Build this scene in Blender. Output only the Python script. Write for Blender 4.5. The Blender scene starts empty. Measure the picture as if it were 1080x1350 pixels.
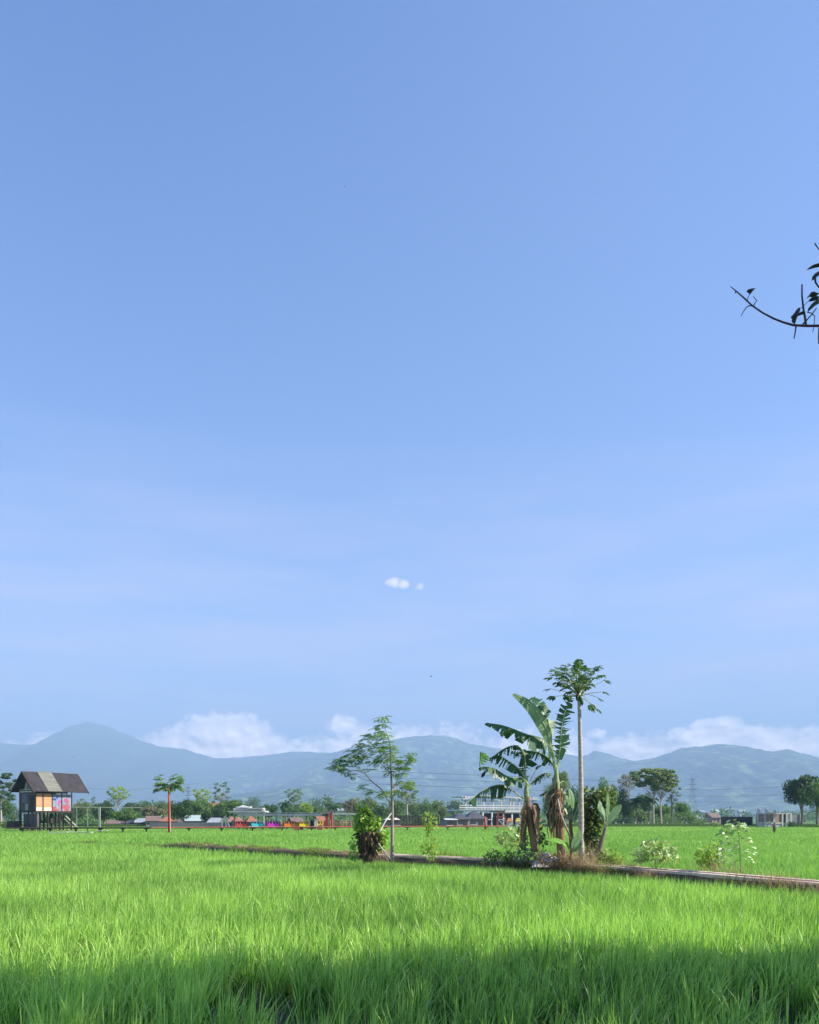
SKYTINT = (.60, .66, .83, 1)
SKYTOP = (.30, .50, .80, 1)
CLOUDC = (17, 14, 12.5, 1)
CLOUDHI = (6.2, 5.2, 5.0, 1)
VEILC = (3.8, 3.0, 3.6, 1)
HAZEC = (.44, .68, 1.0, 1)
HAZED = 2.65e-4
EXPO = 1.30
import bpy, math, random
import numpy as np
from mathutils import Vector, Matrix, noise
random.seed(7)
R = math.radians
F, HOR, EYE = 1083.0, 1079.0, 1.9
scene = bpy.context.scene
col = bpy.data.collections.new("scene"); scene.collection.children.link(col)

def P(px, py, Y):
    return Vector(((px - 540) / F * Y, Y, EYE - (py - HOR) / F * Y))
def G(px, Y, z=0.0):
    return Vector(((px - 540) / F * Y, Y, z))
def ZP(py, Y):
    return EYE - (py - HOR) / F * Y

# ------------------------------------------------------------------ materials
def mat(name, c1, c2=None, rough=0.7, scale=3.0, trans=0.0, spec=0.3, detail=4, bump=0.0, use_var=False, stretch=None, metallic=0.0, tcol=None):
    m = bpy.data.materials.new(name); m.use_nodes = True
    nt = m.node_tree; N = nt.nodes; L = nt.links
    for n in list(N): N.remove(n)
    out = N.new('ShaderNodeOutputMaterial'); b = N.new('ShaderNodeBsdfPrincipled')
    b.inputs['Roughness'].default_value = rough
    b.inputs['Specular IOR Level'].default_value = spec
    b.inputs['Metallic'].default_value = metallic
    c2 = c2 or tuple(x * 0.7 for x in c1)
    tc = N.new('ShaderNodeTexCoord'); mp = N.new('ShaderNodeMapping')
    L.new(tc.outputs['Object'], mp.inputs[0])
    if stretch: mp.inputs['Scale'].default_value = stretch
    nz = N.new('ShaderNodeTexNoise'); nz.inputs['Scale'].default_value = scale; nz.inputs['Detail'].default_value = detail
    L.new(mp.outputs[0], nz.inputs['Vector'])
    rp = N.new('ShaderNodeMapRange'); rp.inputs[1].default_value = .3; rp.inputs[2].default_value = .7
    L.new(nz.outputs['Fac'], rp.inputs[0])
    mx = N.new('ShaderNodeMix'); mx.data_type = 'RGBA'
    mx.inputs[6].default_value = (*c1, 1); mx.inputs[7].default_value = (*c2, 1)
    if use_var:
        at = N.new('ShaderNodeAttribute'); at.attribute_name = 'var'
        ma = N.new('ShaderNodeMath'); ma.operation = 'MULTIPLY_ADD'
        ma.inputs[1].default_value = .25; ma.use_clamp = True
        L.new(rp.outputs[0], ma.inputs[0])
        sb = N.new('ShaderNodeMath'); sb.operation = 'SUBTRACT'; sb.inputs[1].default_value = .12
        L.new(at.outputs['Fac'], sb.inputs[0]); L.new(sb.outputs[0], ma.inputs[2])
        L.new(ma.outputs[0], mx.inputs[0])
    else:
        L.new(rp.outputs[0], mx.inputs[0])
    L.new(mx.outputs[2], b.inputs['Base Color'])
    if bump:
        bp = N.new('ShaderNodeBump'); bp.inputs['Strength'].default_value = bump; bp.inputs['Distance'].default_value = .03
        L.new(nz.outputs['Fac'], bp.inputs['Height']); L.new(bp.outputs[0], b.inputs['Normal'])
    if trans > 0:
        t = N.new('ShaderNodeBsdfTranslucent'); ms = N.new('ShaderNodeMixShader'); ms.inputs[0].default_value = trans
        tm = N.new('ShaderNodeMix'); tm.data_type = 'RGBA'; tm.blend_type = 'MULTIPLY'; tm.inputs[0].default_value = 1
        tm.inputs[7].default_value = (*(tcol or (1.25, 1.3, .7)), 1)
        L.new(mx.outputs[2], tm.inputs[6]); L.new(tm.outputs[2], t.inputs['Color'])
        L.new(b.outputs[0], ms.inputs[1]); L.new(t.outputs[0], ms.inputs[2]); L.new(ms.outputs[0], out.inputs[0])
    else:
        L.new(b.outputs[0], out.inputs[0])
    return m

M = {}
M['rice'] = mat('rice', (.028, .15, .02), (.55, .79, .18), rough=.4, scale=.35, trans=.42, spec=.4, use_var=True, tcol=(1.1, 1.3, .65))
M['ricefar'] = mat('rice_far', (.08, .27, .035), (.40, .61, .13), rough=.5, scale=.06, trans=.4, spec=.3, use_var=True, tcol=(1.1, 1.3, .7))
M['soil'] = mat('mud', (.09, .065, .045), (.045, .035, .025), rough=.55, scale=6, bump=.8)
M['bund'] = mat('bund_soil', (.13, .085, .05), (.06, .045, .028), rough=.9, scale=3, bump=1)
M['dry'] = mat('dry_grass', (.32, .20, .13), (.62, .47, .30), rough=.8, scale=1, trans=.25, use_var=True, tcol=(1.1, 1, .8))
M['weed'] = mat('weed', (.08, .17, .03), (.28, .34, .09), rough=.7, scale=.5, trans=.35, use_var=True)
M['concrete'] = mat('old_concrete', (.82, .63, .51), (.54, .39, .30), rough=.85, scale=5, bump=.3)
M['conc_w'] = mat('pale_concrete', (.62, .60, .56), (.45, .43, .40), rough=.8, scale=1.5)
M['bark'] = mat('bark', (.26, .21, .16), (.12, .095, .07), rough=.9, scale=8, bump=.5, stretch=(1, 1, .3))
M['bark_pale'] = mat('pale_bark', (.56, .49, .41), (.34, .28, .22), rough=.85, scale=6, bump=.4, stretch=(.6, .6, 3))
M['bark_dark'] = mat('dark_bark', (.09, .07, .055), (.05, .04, .03), rough=.9, scale=8)
M['stick'] = mat('bare_wood', (.66, .62, .56), (.45, .40, .34), rough=.8, scale=8)
M['bark_mid'] = mat('grey_brown_bark', (.40, .33, .27), (.24, .19, .15), rough=.85, scale=6, bump=.4)
def leafm(name, a, b, tr=.4, rough=.5, spec=.35): M[name] = mat(name, a, b, rough=rough, scale=.8, trans=tr, spec=spec, use_var=True, tcol=(1.15, 1.25, .6))
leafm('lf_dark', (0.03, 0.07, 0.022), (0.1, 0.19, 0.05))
leafm('lf_mid', (0.065, 0.14, 0.04), (0.21, 0.33, 0.09))
leafm('lf_olive', (0.1, 0.15, 0.05), (0.27, 0.34, 0.12))
leafm('lf_yel', (0.18, 0.3, 0.05), (0.46, 0.58, 0.12))
leafm('lf_brown', (0.16, 0.15, 0.08), (0.33, 0.29, 0.16))
leafm('lf_blue', (0.06, 0.12, 0.055), (0.15, 0.25, 0.1))
leafm('lf_pap', (.022, .07, .018), (.12, .24, .05), tr=.25)
leafm('lf_sap', (.07, .16, .04), (.28, .42, .13), tr=.35)
leafm('lf_ban', (.022, .075, .026), (.10, .22, .07), tr=.22, rough=.42, spec=.3)
leafm('lf_ban_pale', (.13, .27, .11), (.34, .47, .27), tr=.25, rough=.45, spec=.25)
leafm('lf_bright', (.16, .42, .03), (.40, .66, .08), tr=.45)
leafm('lf_pale_glint', (0.2, 0.34, 0.06), (0.55, 0.62, 0.28), tr=.3, rough=.28, spec=.9)  # light end of the leaf colour stands in for highlights
leafm('lf_glint', (0.22, 0.4, 0.07), (0.64, 0.7, 0.42), tr=.2, rough=.3, spec=.8)  # whitish end of the colour imitates glints on glossy leaves
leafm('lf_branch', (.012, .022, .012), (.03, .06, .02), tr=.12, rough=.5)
leafm('lf_vine', (0.12, 0.28, 0.03), (0.56, 0.72, 0.11), tr=.3, rough=.35, spec=.6)
leafm('lf_dead', (.13, .085, .055), (.38, .26, .16), tr=.15, rough=.8, spec=.1)
leafm('lf_graygreen', (.09, .14, .08), (.30, .36, .24), tr=.3)
M['ban_stem'] = mat('banana_stem', (.30, .16, .08), (.13, .10, .06), rough=.7, scale=6, stretch=(1, 1, .15), bump=.4)
M['rib'] = mat('midrib', (.42, .50, .26), (.30, .38, .16), rough=.4, scale=4)
M['ptl'] = mat('petiole', (.30, .36, .16), (.22, .28, .11), rough=.5, scale=4)
M['roof_dark'] = mat('dark_roof', (.048, .040, .040), (.026, .022, .023), rough=.6, scale=1.5, stretch=(1, 1, 1))
M['bamboo_roof'] = mat('patched_roof_sheet', (.21, .21, .155), (.12, .125, .10), rough=.6, scale=.9, stretch=(.4, .4, 4))
M['wood_dark'] = mat('dark_timber', (.07, .05, .038), (.035, .026, .02), rough=.8, scale=3)
M['wood_grey'] = mat('grey_planks', (.13, .12, .11), (.06, .055, .055), rough=.8, scale=2, stretch=(3, 3, .4))
M['weave'] = mat('woven_bamboo', (.66, .35, .18), (.46, .22, .10), rough=.7, scale=2.5, stretch=(.3, .3, 6))
M['pink'] = mat('mural_pink', (.34, .06, .12), (.38, .14, .18), rough=.6, scale=1.2)
M['cream'] = mat('cream_paint', (.80, .68, .52), (.66, .52, .38), rough=.6, scale=2)
M['mural_b'] = mat('mural_blue', (.08, .13, .34), (.30, .34, .48), rough=.6, scale=1.1)
M['mural_w'] = mat('mural_white', (.30, .31, .37), (.20, .22, .30), rough=.6, scale=1.1)
M['beige'] = mat('beige_panel', (.40, .38, .30), (.25, .24, .2), rough=.7, scale=1)
M['white'] = mat('white_paint', (.52, .51, .49), (.42, .41, .40), rough=.5, scale=.6)
M['offwhite'] = mat('offwhite_steel', (.66, .66, .64), (.52, .52, .51), rough=.5, scale=.6)
M['pale_pole'] = mat('pale_green_pole', (.30, .33, .26), (.24, .27, .21), rough=.6, scale=.6)
M['red'] = mat('red_paint', (.50, .065, .05), (.38, .05, .04), rough=.5, scale=1)
M['redo'] = mat('red_wood', (.50, .14, .07), (.34, .09, .05), rough=.6, scale=1)
M['teal'] = mat('teal_paint', (.10, .58, .62), (.07, .44, .50), rough=.5, scale=1)
M['purple'] = mat('magenta_paint', (.66, .04, .46), (.50, .03, .36), rough=.5, scale=1)
M['orange'] = mat('orange_paint', (.75, .20, .02), (.62, .14, .02), rough=.5, scale=1)
M['yellow'] = mat('yellow_paint', (.85, .56, .02), (.72, .44, .02), rough=.5, scale=1)
M['navy'] = mat('navy_paint', (.05, .07, .30), (.03, .05, .20), rough=.5, scale=1)
M['black'] = mat('black_sheet', (.012, .012, .018), (.02, .02, .03), rough=.6, scale=.5)
M['tile'] = mat('orange_tile', (.36, .15, .09), (.26, .11, .07), rough=.8, scale=1.5, stretch=(1, 1, 4))
M['tile_brown'] = mat('brown_tile', (.22, .15, .12), (.14, .10, .085), rough=.8, scale=1.5)
M['zinc'] = mat('zinc_roof', (.34, .36, .38), (.24, .26, .28), rough=.5, scale=.8)
M['zinc_green'] = mat('greenish_roof', (.40, .48, .44), (.30, .38, .35), rough=.5, scale=.8)
M['zinc_dark'] = mat('slate_roof', (.085, .085, .105), (.05, .05, .065), rough=.6, scale=.8)
M['wall_grey'] = mat('grey_wall', (.26, .25, .25), (.17, .165, .17), rough=.85, scale=.4)
M['wall_w'] = mat('whitewash', (.62, .60, .56), (.46, .44, .42), rough=.85, scale=.4)
M['brick'] = mat('raw_brick', (.36, .24, .19), (.27, .19, .16), rough=.9, scale=.8)
M['glass'] = mat('dark_window', (.03, .035, .04), (.05, .055, .06), rough=.15, scale=1, spec=.6)
M['steel'] = mat('galvanised_steel', (.22, .24, .26), (.16, .17, .19), rough=.5, scale=1, metallic=.3)
M['bird'] = mat('bird_feathers', (.03, .028, .028), (.05, .045, .04), rough=.8, scale=5)
M['plastic'] = mat('weathered_sheet', (.44, .42, .39), (.24, .22, .20), rough=.5, scale=3)

# ------------------------------------------------------------------ mesh builder
class MB:
    def __init__(s): s.v = []; s.f = []; s.var = []; s.mi = []; s.cm = 0
    def face(s, idx, var=.5): s.f.append(idx); s.var.append(var); s.mi.append(s.cm)
    def poly(s, pts, var=.5):
        i = len(s.v); s.v += [tuple(p) for p in pts]; s.face(tuple(range(i, i + len(pts))), var)
    def box(s, c, size, rot=0, var=.5, ax=None):
        c = Vector(c); hx, hy, hz = [q / 2 for q in size]
        if ax is None:
            ca, sa = math.cos(rot), math.sin(rot); a = Vector((ca, sa, 0)); b = Vector((-sa, ca, 0)); u = Vector((0, 0, 1))
        else: a, b, u = ax
        i = len(s.v)
        for z in (-1, 1):
            for x, y in ((-1, -1), (1, -1), (1, 1), (-1, 1)):
                s.v.append(tuple(c + a * hx * x + b * hy * y + u * hz * z))
        for q in ((0, 3, 2, 1), (4, 5, 6, 7), (0, 1, 5, 4), (1, 2, 6, 5), (2, 3, 7, 6), (3, 0, 4, 7)):
            s.face(tuple(i + k for k in q), var)
    def bar(s, p, q, w, d=None, var=.5):
        p = Vector(p); q = Vector(q); t = (q - p); L = t.length; t.normalize()
        ref = Vector((0, 0, 1)) if abs(t.z) < .9 else Vector((0, 1, 0))
        a = t.cross(ref).normalized(); b = t.cross(a).normalized()
        s.box((p + q) / 2, (L, w, d or w), ax=(t, a, b), var=var)
    def tube(s, pts, rad, n=6, var=.5, cap=True):
        pts = [Vector(p) for p in pts]
        if not hasattr(rad, '__len__'): rad = [rad] * len(pts)
        base = len(s.v); a = None
        for k, p in enumerate(pts):
            t = (pts[min(k + 1, len(pts) - 1)] - pts[max(k - 1, 0)]).normalized()
            if a is None:
                ref = Vector((0, 1, 0)) if abs(t.y) < .9 else Vector((1, 0, 0))
                a = t.cross(ref).normalized()
            else: a = (a - t * a.dot(t)).normalized()
            b = t.cross(a)
            for j in range(n):
                g = 2 * math.pi * j / n
                s.v.append(tuple(p + (a * math.cos(g) + b * math.sin(g)) * rad[k]))
        for k in range(len(pts) - 1):
            for j in range(n):
                j2 = (j + 1) % n
                s.face((base + k * n + j, base + k * n + j2, base + (k + 1) * n + j2, base + (k + 1) * n + j), var)
        if cap:
            s.face(tuple(base + j for j in reversed(range(n))), var)
            e = base + (len(pts) - 1) * n; s.face(tuple(e + j for j in range(n)), var)
    def leaf(s, p, d, n, L, W, var=.5, fold=.15, curl=.15):
        """a pointed, folded, curling leaf from p along d with face normal n"""
        d = Vector(d).normalized(); n = Vector(n); n = (n - d * n.dot(d))
        if n.length < 1e-4: n = d.orthogonal()
        n.normalize(); w = d.cross(n); p = Vector(p); i = len(s.v)
        for t, k in ((0, 0), (.3, .8), (.6, 1), (1, 0)):
            c = p + d * L * t - n * (curl * L * t * t)
            if k == 0: s.v.append(tuple(c))
            else:
                s.v.append(tuple(c + w * W * .5 * k + n * fold * W * k)); s.v.append(tuple(c)); s.v.append(tuple(c - w * W * .5 * k + n * fold * W * k))
        s.face((i, i + 1, i + 2), var); s.face((i, i + 2, i + 3), var)
        s.face((i + 1, i + 4, i + 5, i + 2), var); s.face((i + 2, i + 5, i + 6, i + 3), var)
        s.face((i + 4, i + 7, i + 5), var); s.face((i + 5, i + 7, i + 6), var)

def build(name, mb, m, parent=None, loc=None, smooth=False):
    me = bpy.data.meshes.new(name)
    off = Vector((0, 0, 0))
    if parent is not None:
        q = parent
        while q is not None: off += q.location; q = q.parent
    elif loc is not None: off = Vector(loc)
    vs = [(x - off.x, y - off.y, z - off.z) for x, y, z in mb.v]
    me.from_pydata(vs, [], mb.f)
    at = me.attributes.new('var', 'FLOAT', 'FACE'); at.data.foreach_set('value', mb.var)
    ms = m if isinstance(m, (list, tuple)) else [m]
    for k in ms: me.materials.append(M[k] if isinstance(k, str) else k)
    if len(ms) > 1: me.polygons.foreach_set('material_index', mb.mi)
    if smooth: me.polygons.foreach_set('use_smooth', [True] * len(me.polygons))
    me.update()
    o = bpy.data.objects.new(name, me); col.objects.link(o)
    if parent is not None: o.parent = parent
    elif loc is not None: o.location = off
    return o
def tag(o, label=None, cat=None, group=None, kind=None):
    if label: o['label'] = label
    if cat: o['category'] = cat
    if group: o['group'] = group
    if kind: o['kind'] = kind
    return o
def thing(name, loc, label, cat, group=None):
    o = bpy.data.objects.new(name, None); col.objects.link(o); o.location = loc; o.empty_display_size = .2
    return tag(o, label, cat, group)
U = random.uniform
def rdir(zmin=-1, zmax=1):
    z = U(zmin, zmax); a = U(0, 2 * math.pi); r = math.sqrt(max(0, 1 - z * z)); return Vector((r * math.cos(a), r * math.sin(a), z))
# ------------------------------------------------------------------ camera, light, air
cam = bpy.data.cameras.new('camera'); co = bpy.data.objects.new('camera', cam); col.objects.link(co)
co.location = (0, 0, EYE); co.rotation_euler = (R(90), 0, 0)
cam.sensor_fit = 'VERTICAL'; cam.sensor_height = 36; cam.lens = 36 * F / 1350
cam.shift_y = (HOR - 675) / 1350
cam.clip_start = .05; cam.clip_end = 60000
scene.camera = co
SUN_EL, SUN_H = R(38), Vector((.98, -.12))
SUN_H.normalize()
sun = bpy.data.lights.new('sun', 'SUN'); sun.energy = 5.0; sun.angle = R(.5); sun.color = (1, .93, .82)
so = bpy.data.objects.new('sun', sun); col.objects.link(so)
sd = Vector((SUN_H.x * math.cos(SUN_EL), SUN_H.y * math.cos(SUN_EL), math.sin(SUN_EL)))
so.rotation_euler = (-sd).to_track_quat('-Z', 'Y').to_euler(); so.location = (60, 20, 60)

w = bpy.data.worlds.new('World'); scene.world = w; w.use_nodes = True
nt = w.node_tree; N = nt.nodes; L = nt.links
for n in list(N): N.remove(n)
wo = N.new('ShaderNodeOutputWorld'); bg = N.new('ShaderNodeBackground'); L.new(bg.outputs[0], wo.inputs[0])
bg.inputs[1].default_value = .12
sky = N.new('ShaderNodeTexSky'); sky.sky_type = 'NISHITA'; sky.sun_disc = False
sky.sun_elevation = SUN_EL; sky.sun_rotation = math.atan2(SUN_H.x, SUN_H.y)
sky.air_density = 1.0; sky.dust_density = .6; sky.ozone_density = 3.0; sky.altitude = 300
def mathn(op, a, b=None, c=None, clamp=False):
    n = N.new('ShaderNodeMath'); n.operation = op; n.use_clamp = clamp
    for k, q in enumerate((a, b, c)):
        if q is None: continue
        if isinstance(q, (int, float)): n.inputs[k].default_value = q
        else: L.new(q, n.inputs[k])
    return n.outputs[0]
tint = N.new('ShaderNodeMix'); tint.data_type = 'RGBA'; tint.blend_type = 'MULTIPLY'; tint.inputs[0].default_value = 1
L.new(sky.outputs[0], tint.inputs[6])
tc = N.new('ShaderNodeTexCoord'); sx = N.new('ShaderNodeSeparateXYZ'); L.new(tc.outputs['Generated'], sx.inputs[0])
az = mathn('ARCTAN2', sx.outputs[0], sx.outputs[1]); el = mathn('ARCSINE', sx.outputs[2])
# the side of the sky away from the sun is deeper blue high up
e_hi = N.new('ShaderNodeMapRange'); L.new(el, e_hi.inputs[0]); e_hi.inputs[1].default_value = R(14); e_hi.inputs[2].default_value = R(44)
tm = N.new('ShaderNodeMix'); tm.data_type = 'RGBA'; tm.inputs[6].default_value = SKYTINT; tm.inputs[7].default_value = SKYTOP
L.new(mathn('MULTIPLY', e_hi.outputs[0], mathn('MULTIPLY_ADD', az, -1.7, .42, clamp=True)), tm.inputs[0]); L.new(tm.outputs[2], tint.inputs[7])
cv = N.new('ShaderNodeCombineXYZ'); L.new(az, cv.inputs[0]); L.new(el, cv.inputs[1])
def wnoise(scale, detail, rough=.55, off=(0, 0, 0), sc=(1, 1, 1)):
    mp = N.new('ShaderNodeMapping'); L.new(cv.outputs[0], mp.inputs[0]); mp.inputs['Location'].default_value = off; mp.inputs['Scale'].default_value = sc
    nz = N.new('ShaderNodeTexNoise'); nz.inputs['Scale'].default_value = scale; nz.inputs['Detail'].default_value = detail; nz.inputs['Roughness'].default_value = rough
    L.new(mp.outputs[0], nz.inputs['Vector']); return nz.outputs['Fac']
def pa(px, py):
    a = math.atan((px - 540) / F); return a, math.atan((HOR - py) / F * math.cos(a))
n1 = wnoise(24, 8, .5, sc=(1, 1.5, 1)); n1b = wnoise(24, 8, .5, off=(-.005, -.008, 0), sc=(1, 1.5, 1))
tot = None
# cumulus: px, py, half width, half height (all of them are directions in the real sky), strength
CL = [(275, 990, 105, 15, 1.3), (1010, 990, 150, 14, 1.3), (600, 990, 200, 14, 1.0), (330, 968, 30, 22, 1.2), (380, 992, 260, 20, .75), (820, 990, 200, 17, .9), (1050, 982, 170, 22, 1.0), (300, 968, 60, 27, 1.3), (235, 980, 48, 20, 1.0), (345, 982, 45, 20, .9), (60, 985, 28, 16, .9), (20, 990, 45, 14, .6), (452, 955, 22, 13, 1.0), (480, 962, 20, 10, .8),
      (440, 988, 90, 22, .7), (560, 978, 90, 26, .7), (690, 985, 120, 24, .75), (787, 968, 16, 9, .9), (760, 985, 60, 18, .8), (845, 985, 80, 22, .9),
      (905, 972, 34, 14, .9), (930, 962, 22, 13, 1.6), (960, 957, 20, 12, 1.8), (905, 970, 18, 10, 1.4), (950, 970, 48, 16, 1.3), (1010, 975, 70, 18, .95), (1075, 968, 36, 12, .95), (1110, 985, 90, 25, .95),
      (520, 768, 11, 7, 1.0), (532, 770, 10, 6, .9), (557, 774, 9, 6, .45), (592, 841, 12, 5, .3), (-80, 980, 80, 30, .9), (1250, 975, 120, 30, 1.)]
for px, py, hw, hh, st in CL:
    a0, e0 = pa(px, py); k = math.cos(a0) ** 2
    dx = mathn('MULTIPLY', mathn('SUBTRACT', az, a0), F / hw / k)
    dy = mathn('MULTIPLY', mathn('SUBTRACT', el, e0), F / hh / math.cos(a0))
    r = mathn('SQRT', mathn('ADD', mathn('MULTIPLY', dx, dx), mathn('MULTIPLY', dy, dy)))
    v = mathn('MULTIPLY', mathn('SUBTRACT', 1.36, r), st * 1.15)
    tot = v if tot is None else mathn('MAXIMUM', tot, v)
n3 = wnoise(95, 6, .6, off=(1.7, .3, 0), sc=(1, 1.2, 1))
d = mathn('ADD', mathn('ADD', tot, mathn('MULTIPLY', mathn('SUBTRACT', n1, .5), 1.35)), mathn('MULTIPLY', mathn('SUBTRACT', n3, .5), 1.3))
mr = N.new('ShaderNodeMapRange'); mr.interpolation_type = 'SMOOTHSTEP'; L.new(d, mr.inputs[0]); mr.inputs[1].default_value = .22; mr.inputs[2].default_value = .78
core = N.new('ShaderNodeMapRange'); L.new(d, core.inputs[0]); core.inputs[1].default_value = .7; core.inputs[2].default_value = 1.6; core.inputs[3].default_value = .62; core.inputs[4].default_value = .95
mask = mathn('MULTIPLY', mr.outputs[0], core.outputs[0])
sh = mathn('MULTIPLY_ADD', mathn('SUBTRACT', n1, n1b), 2.4, .88, clamp=False)
cc = N.new('ShaderNodeMix'); cc.data_type = 'RGBA'; cc.blend_type = 'MULTIPLY'; cc.inputs[0].default_value = 1
cm = N.new('ShaderNodeMix'); cm.data_type = 'RGBA'; cm.inputs[6].default_value = CLOUDC; cm.inputs[7].default_value = CLOUDHI
ce = N.new('ShaderNodeMapRange'); L.new(el, ce.inputs[0]); ce.inputs[1].default_value = R(6.5); ce.inputs[2].default_value = R(13); L.new(ce.outputs[0], cm.inputs[0]); L.new(cm.outputs[2], cc.inputs[6])
cx = N.new('ShaderNodeCombineXYZ')
for k in range(3): L.new(sh, cx.inputs[k])
L.new(cx.outputs[0], cc.inputs[7])
# thin veil of high cloud low in the sky
v1 = wnoise(7, 5, .55, off=(3.1, .7, 0), sc=(.55, 3.2, 1)); vr = N.new('ShaderNodeMapRange'); L.new(v1, vr.inputs[0]); vr.inputs[1].default_value = .36; vr.inputs[2].default_value = .74
e_lo = N.new('ShaderNodeMapRange'); L.new(el, e_lo.inputs[0]); e_lo.inputs[1].default_value = R(25); e_lo.inputs[2].default_value = R(8)
veil = mathn('MULTIPLY', mathn('MULTIPLY_ADD', vr.outputs[0], .62, .13), e_lo.outputs[0])
m1 = N.new('ShaderNodeMix'); m1.data_type = 'RGBA'; L.new(veil, m1.inputs[0]); L.new(tint.outputs[2], m1.inputs[6]); m1.inputs[7].default_value = VEILC
m2 = N.new('ShaderNodeMix'); m2.data_type = 'RGBA'; L.new(mask, m2.inputs[0]); L.new(m1.outputs[2], m2.inputs[6]); L.new(cc.outputs[2], m2.inputs[7])
L.new(m2.outputs[2], bg.inputs[0])

# haze box
hz = MB(); hz.box((0, 4450, 555), (19000, 10900, 1150))
ho = build('haze', hz, 'white'); ho.data.materials.clear()
hm = bpy.data.materials.new('haze'); hm.use_nodes = True; ht = hm.node_tree
for n in list(ht.nodes): ht.nodes.remove(n)
o_ = ht.nodes.new('ShaderNodeOutputMaterial'); pv = ht.nodes.new('ShaderNodeVolumePrincipled')
pv.inputs['Color'].default_value = HAZEC; pv.inputs['Density'].default_value = HAZED; pv.inputs['Anisotropy'].default_value = 0
ht.links.new(pv.outputs[0], o_.inputs['Volume']); ho.data.materials.append(hm)
tag(ho, kind='stuff')

# ------------------------------------------------------------------ ground
gm = MB(); gm.v = [(-9400, -900, -.0), (9400, -900, 0), (9400, 9800, 0), (-9400, 9800, 0)]; gm.face((0, 1, 2, 3))
def ground_mat():
    m = mat('field_ground', (.10, .20, .035), (.06, .12, .03), rough=.95, scale=.012, detail=6)
    nt = m.node_tree; b = [n for n in nt.nodes if n.type == 'BSDF_PRINCIPLED'][0]; mx = [n for n in nt.nodes if n.type == 'MIX'][0]
    tcn = nt.nodes.new('ShaderNodeTexCoord'); s = nt.nodes.new('ShaderNodeSeparateXYZ'); nt.links.new(tcn.outputs['Object'], s.inputs[0])
    mr = nt.nodes.new('ShaderNodeMapRange'); mr.inputs[1].default_value = 12; mr.inputs[2].default_value = 22; nt.links.new(s.outputs[1], mr.inputs[0])
    nz = nt.nodes.new('ShaderNodeTexNoise'); nz.inputs['Scale'].default_value = 5; nz.inputs['Detail'].default_value = 6; nt.links.new(tcn.outputs['Object'], nz.inputs['Vector'])
    mud = nt.nodes.new('ShaderNodeMix'); mud.data_type = 'RGBA'; mud.inputs[6].default_value = (.05, .04, .03, 1); mud.inputs[7].default_value = (.15, .11, .075, 1); nt.links.new(nz.outputs['Fac'], mud.inputs[0])
    fin = nt.nodes.new('ShaderNodeMix'); fin.data_type = 'RGBA'; nt.links.new(mr.outputs[0], fin.inputs[0]); nt.links.new(mud.outputs[2], fin.inputs[6]); nt.links.new(mx.outputs[2], fin.inputs[7])
    nt.links.new(fin.outputs[2], b.inputs['Base Color'])
    return m
tag(build('ground', gm, ground_mat()), kind='structure')

# ------------------------------------------------------------------ mountains
def interp(pts, x):
    if x <= pts[0][0]: return pts[0][1]
    for (a, b), (c, d_) in zip(pts, pts[1:]):
        if x <= c:
            t = (x - a) / (c - a); t2 = t * t * (3 - 2 * t) * .5 + t * .5
            return b + (d_ - b) * t2
    return pts[-1][1]
def ridge(name, prof, Y, depth, x0, x1, step, m, amp, seed, rows=60):
    mb = MB(); xs = np.arange(x0, x1 + step, step); nr = rows
    for j in range(nr + 1):
        v = j / nr                                   # 0 = crest, 1 = foot (towards the viewer)
        yy = Y - depth * v
        for x in xs:
            wx = (x - 540) / F * Y
            H = max(4, EYE + (HOR - interp(prof, x)) / F * Y)
            spur = noise.fractal(Vector((wx / (depth * .28) + seed, yy / (depth * 1.1), seed)), 1.0, 2.1, 5)
            spur2 = noise.ridged_multi_fractal(Vector((wx / (depth * .13) + seed, yy / (depth * .42), seed + 3)), .9, 2.2, 6, 1.0, 2.0) * .45
            s = (1 - v) ** 1.25
            env = math.sin(min(1, v * 1.15) * math.pi) if v < .87 else 0.12
            z = H * s + env * H * amp * (spur * .8 + (spur2 - .45) * .85) 
            z += 6 * noise.noise(Vector((wx / 70, yy / 70, seed))) * 1.6 * (1 - v) * (1 if j else .6)
            if v > .93: z -= 20 * (v - .93) / .07
            mb.v.append((wx, yy, max(z, -20)))
    # far side
    for x in xs:
        mb.v.append(((x - 540) / F * Y, Y + depth * .25, -20))
    n = len(xs)
    for j in range(nr):
        for i in range(n - 1):
            a = j * n + i; mb.face((a, a + 1, a + n + 1, a + n))
    b0 = (nr + 1) * n
    for i in range(n - 1): mb.face((i, b0 + i, b0 + i + 1, i + 1))
    return tag(build(name, mb, m, smooth=True), kind='structure')
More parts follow.
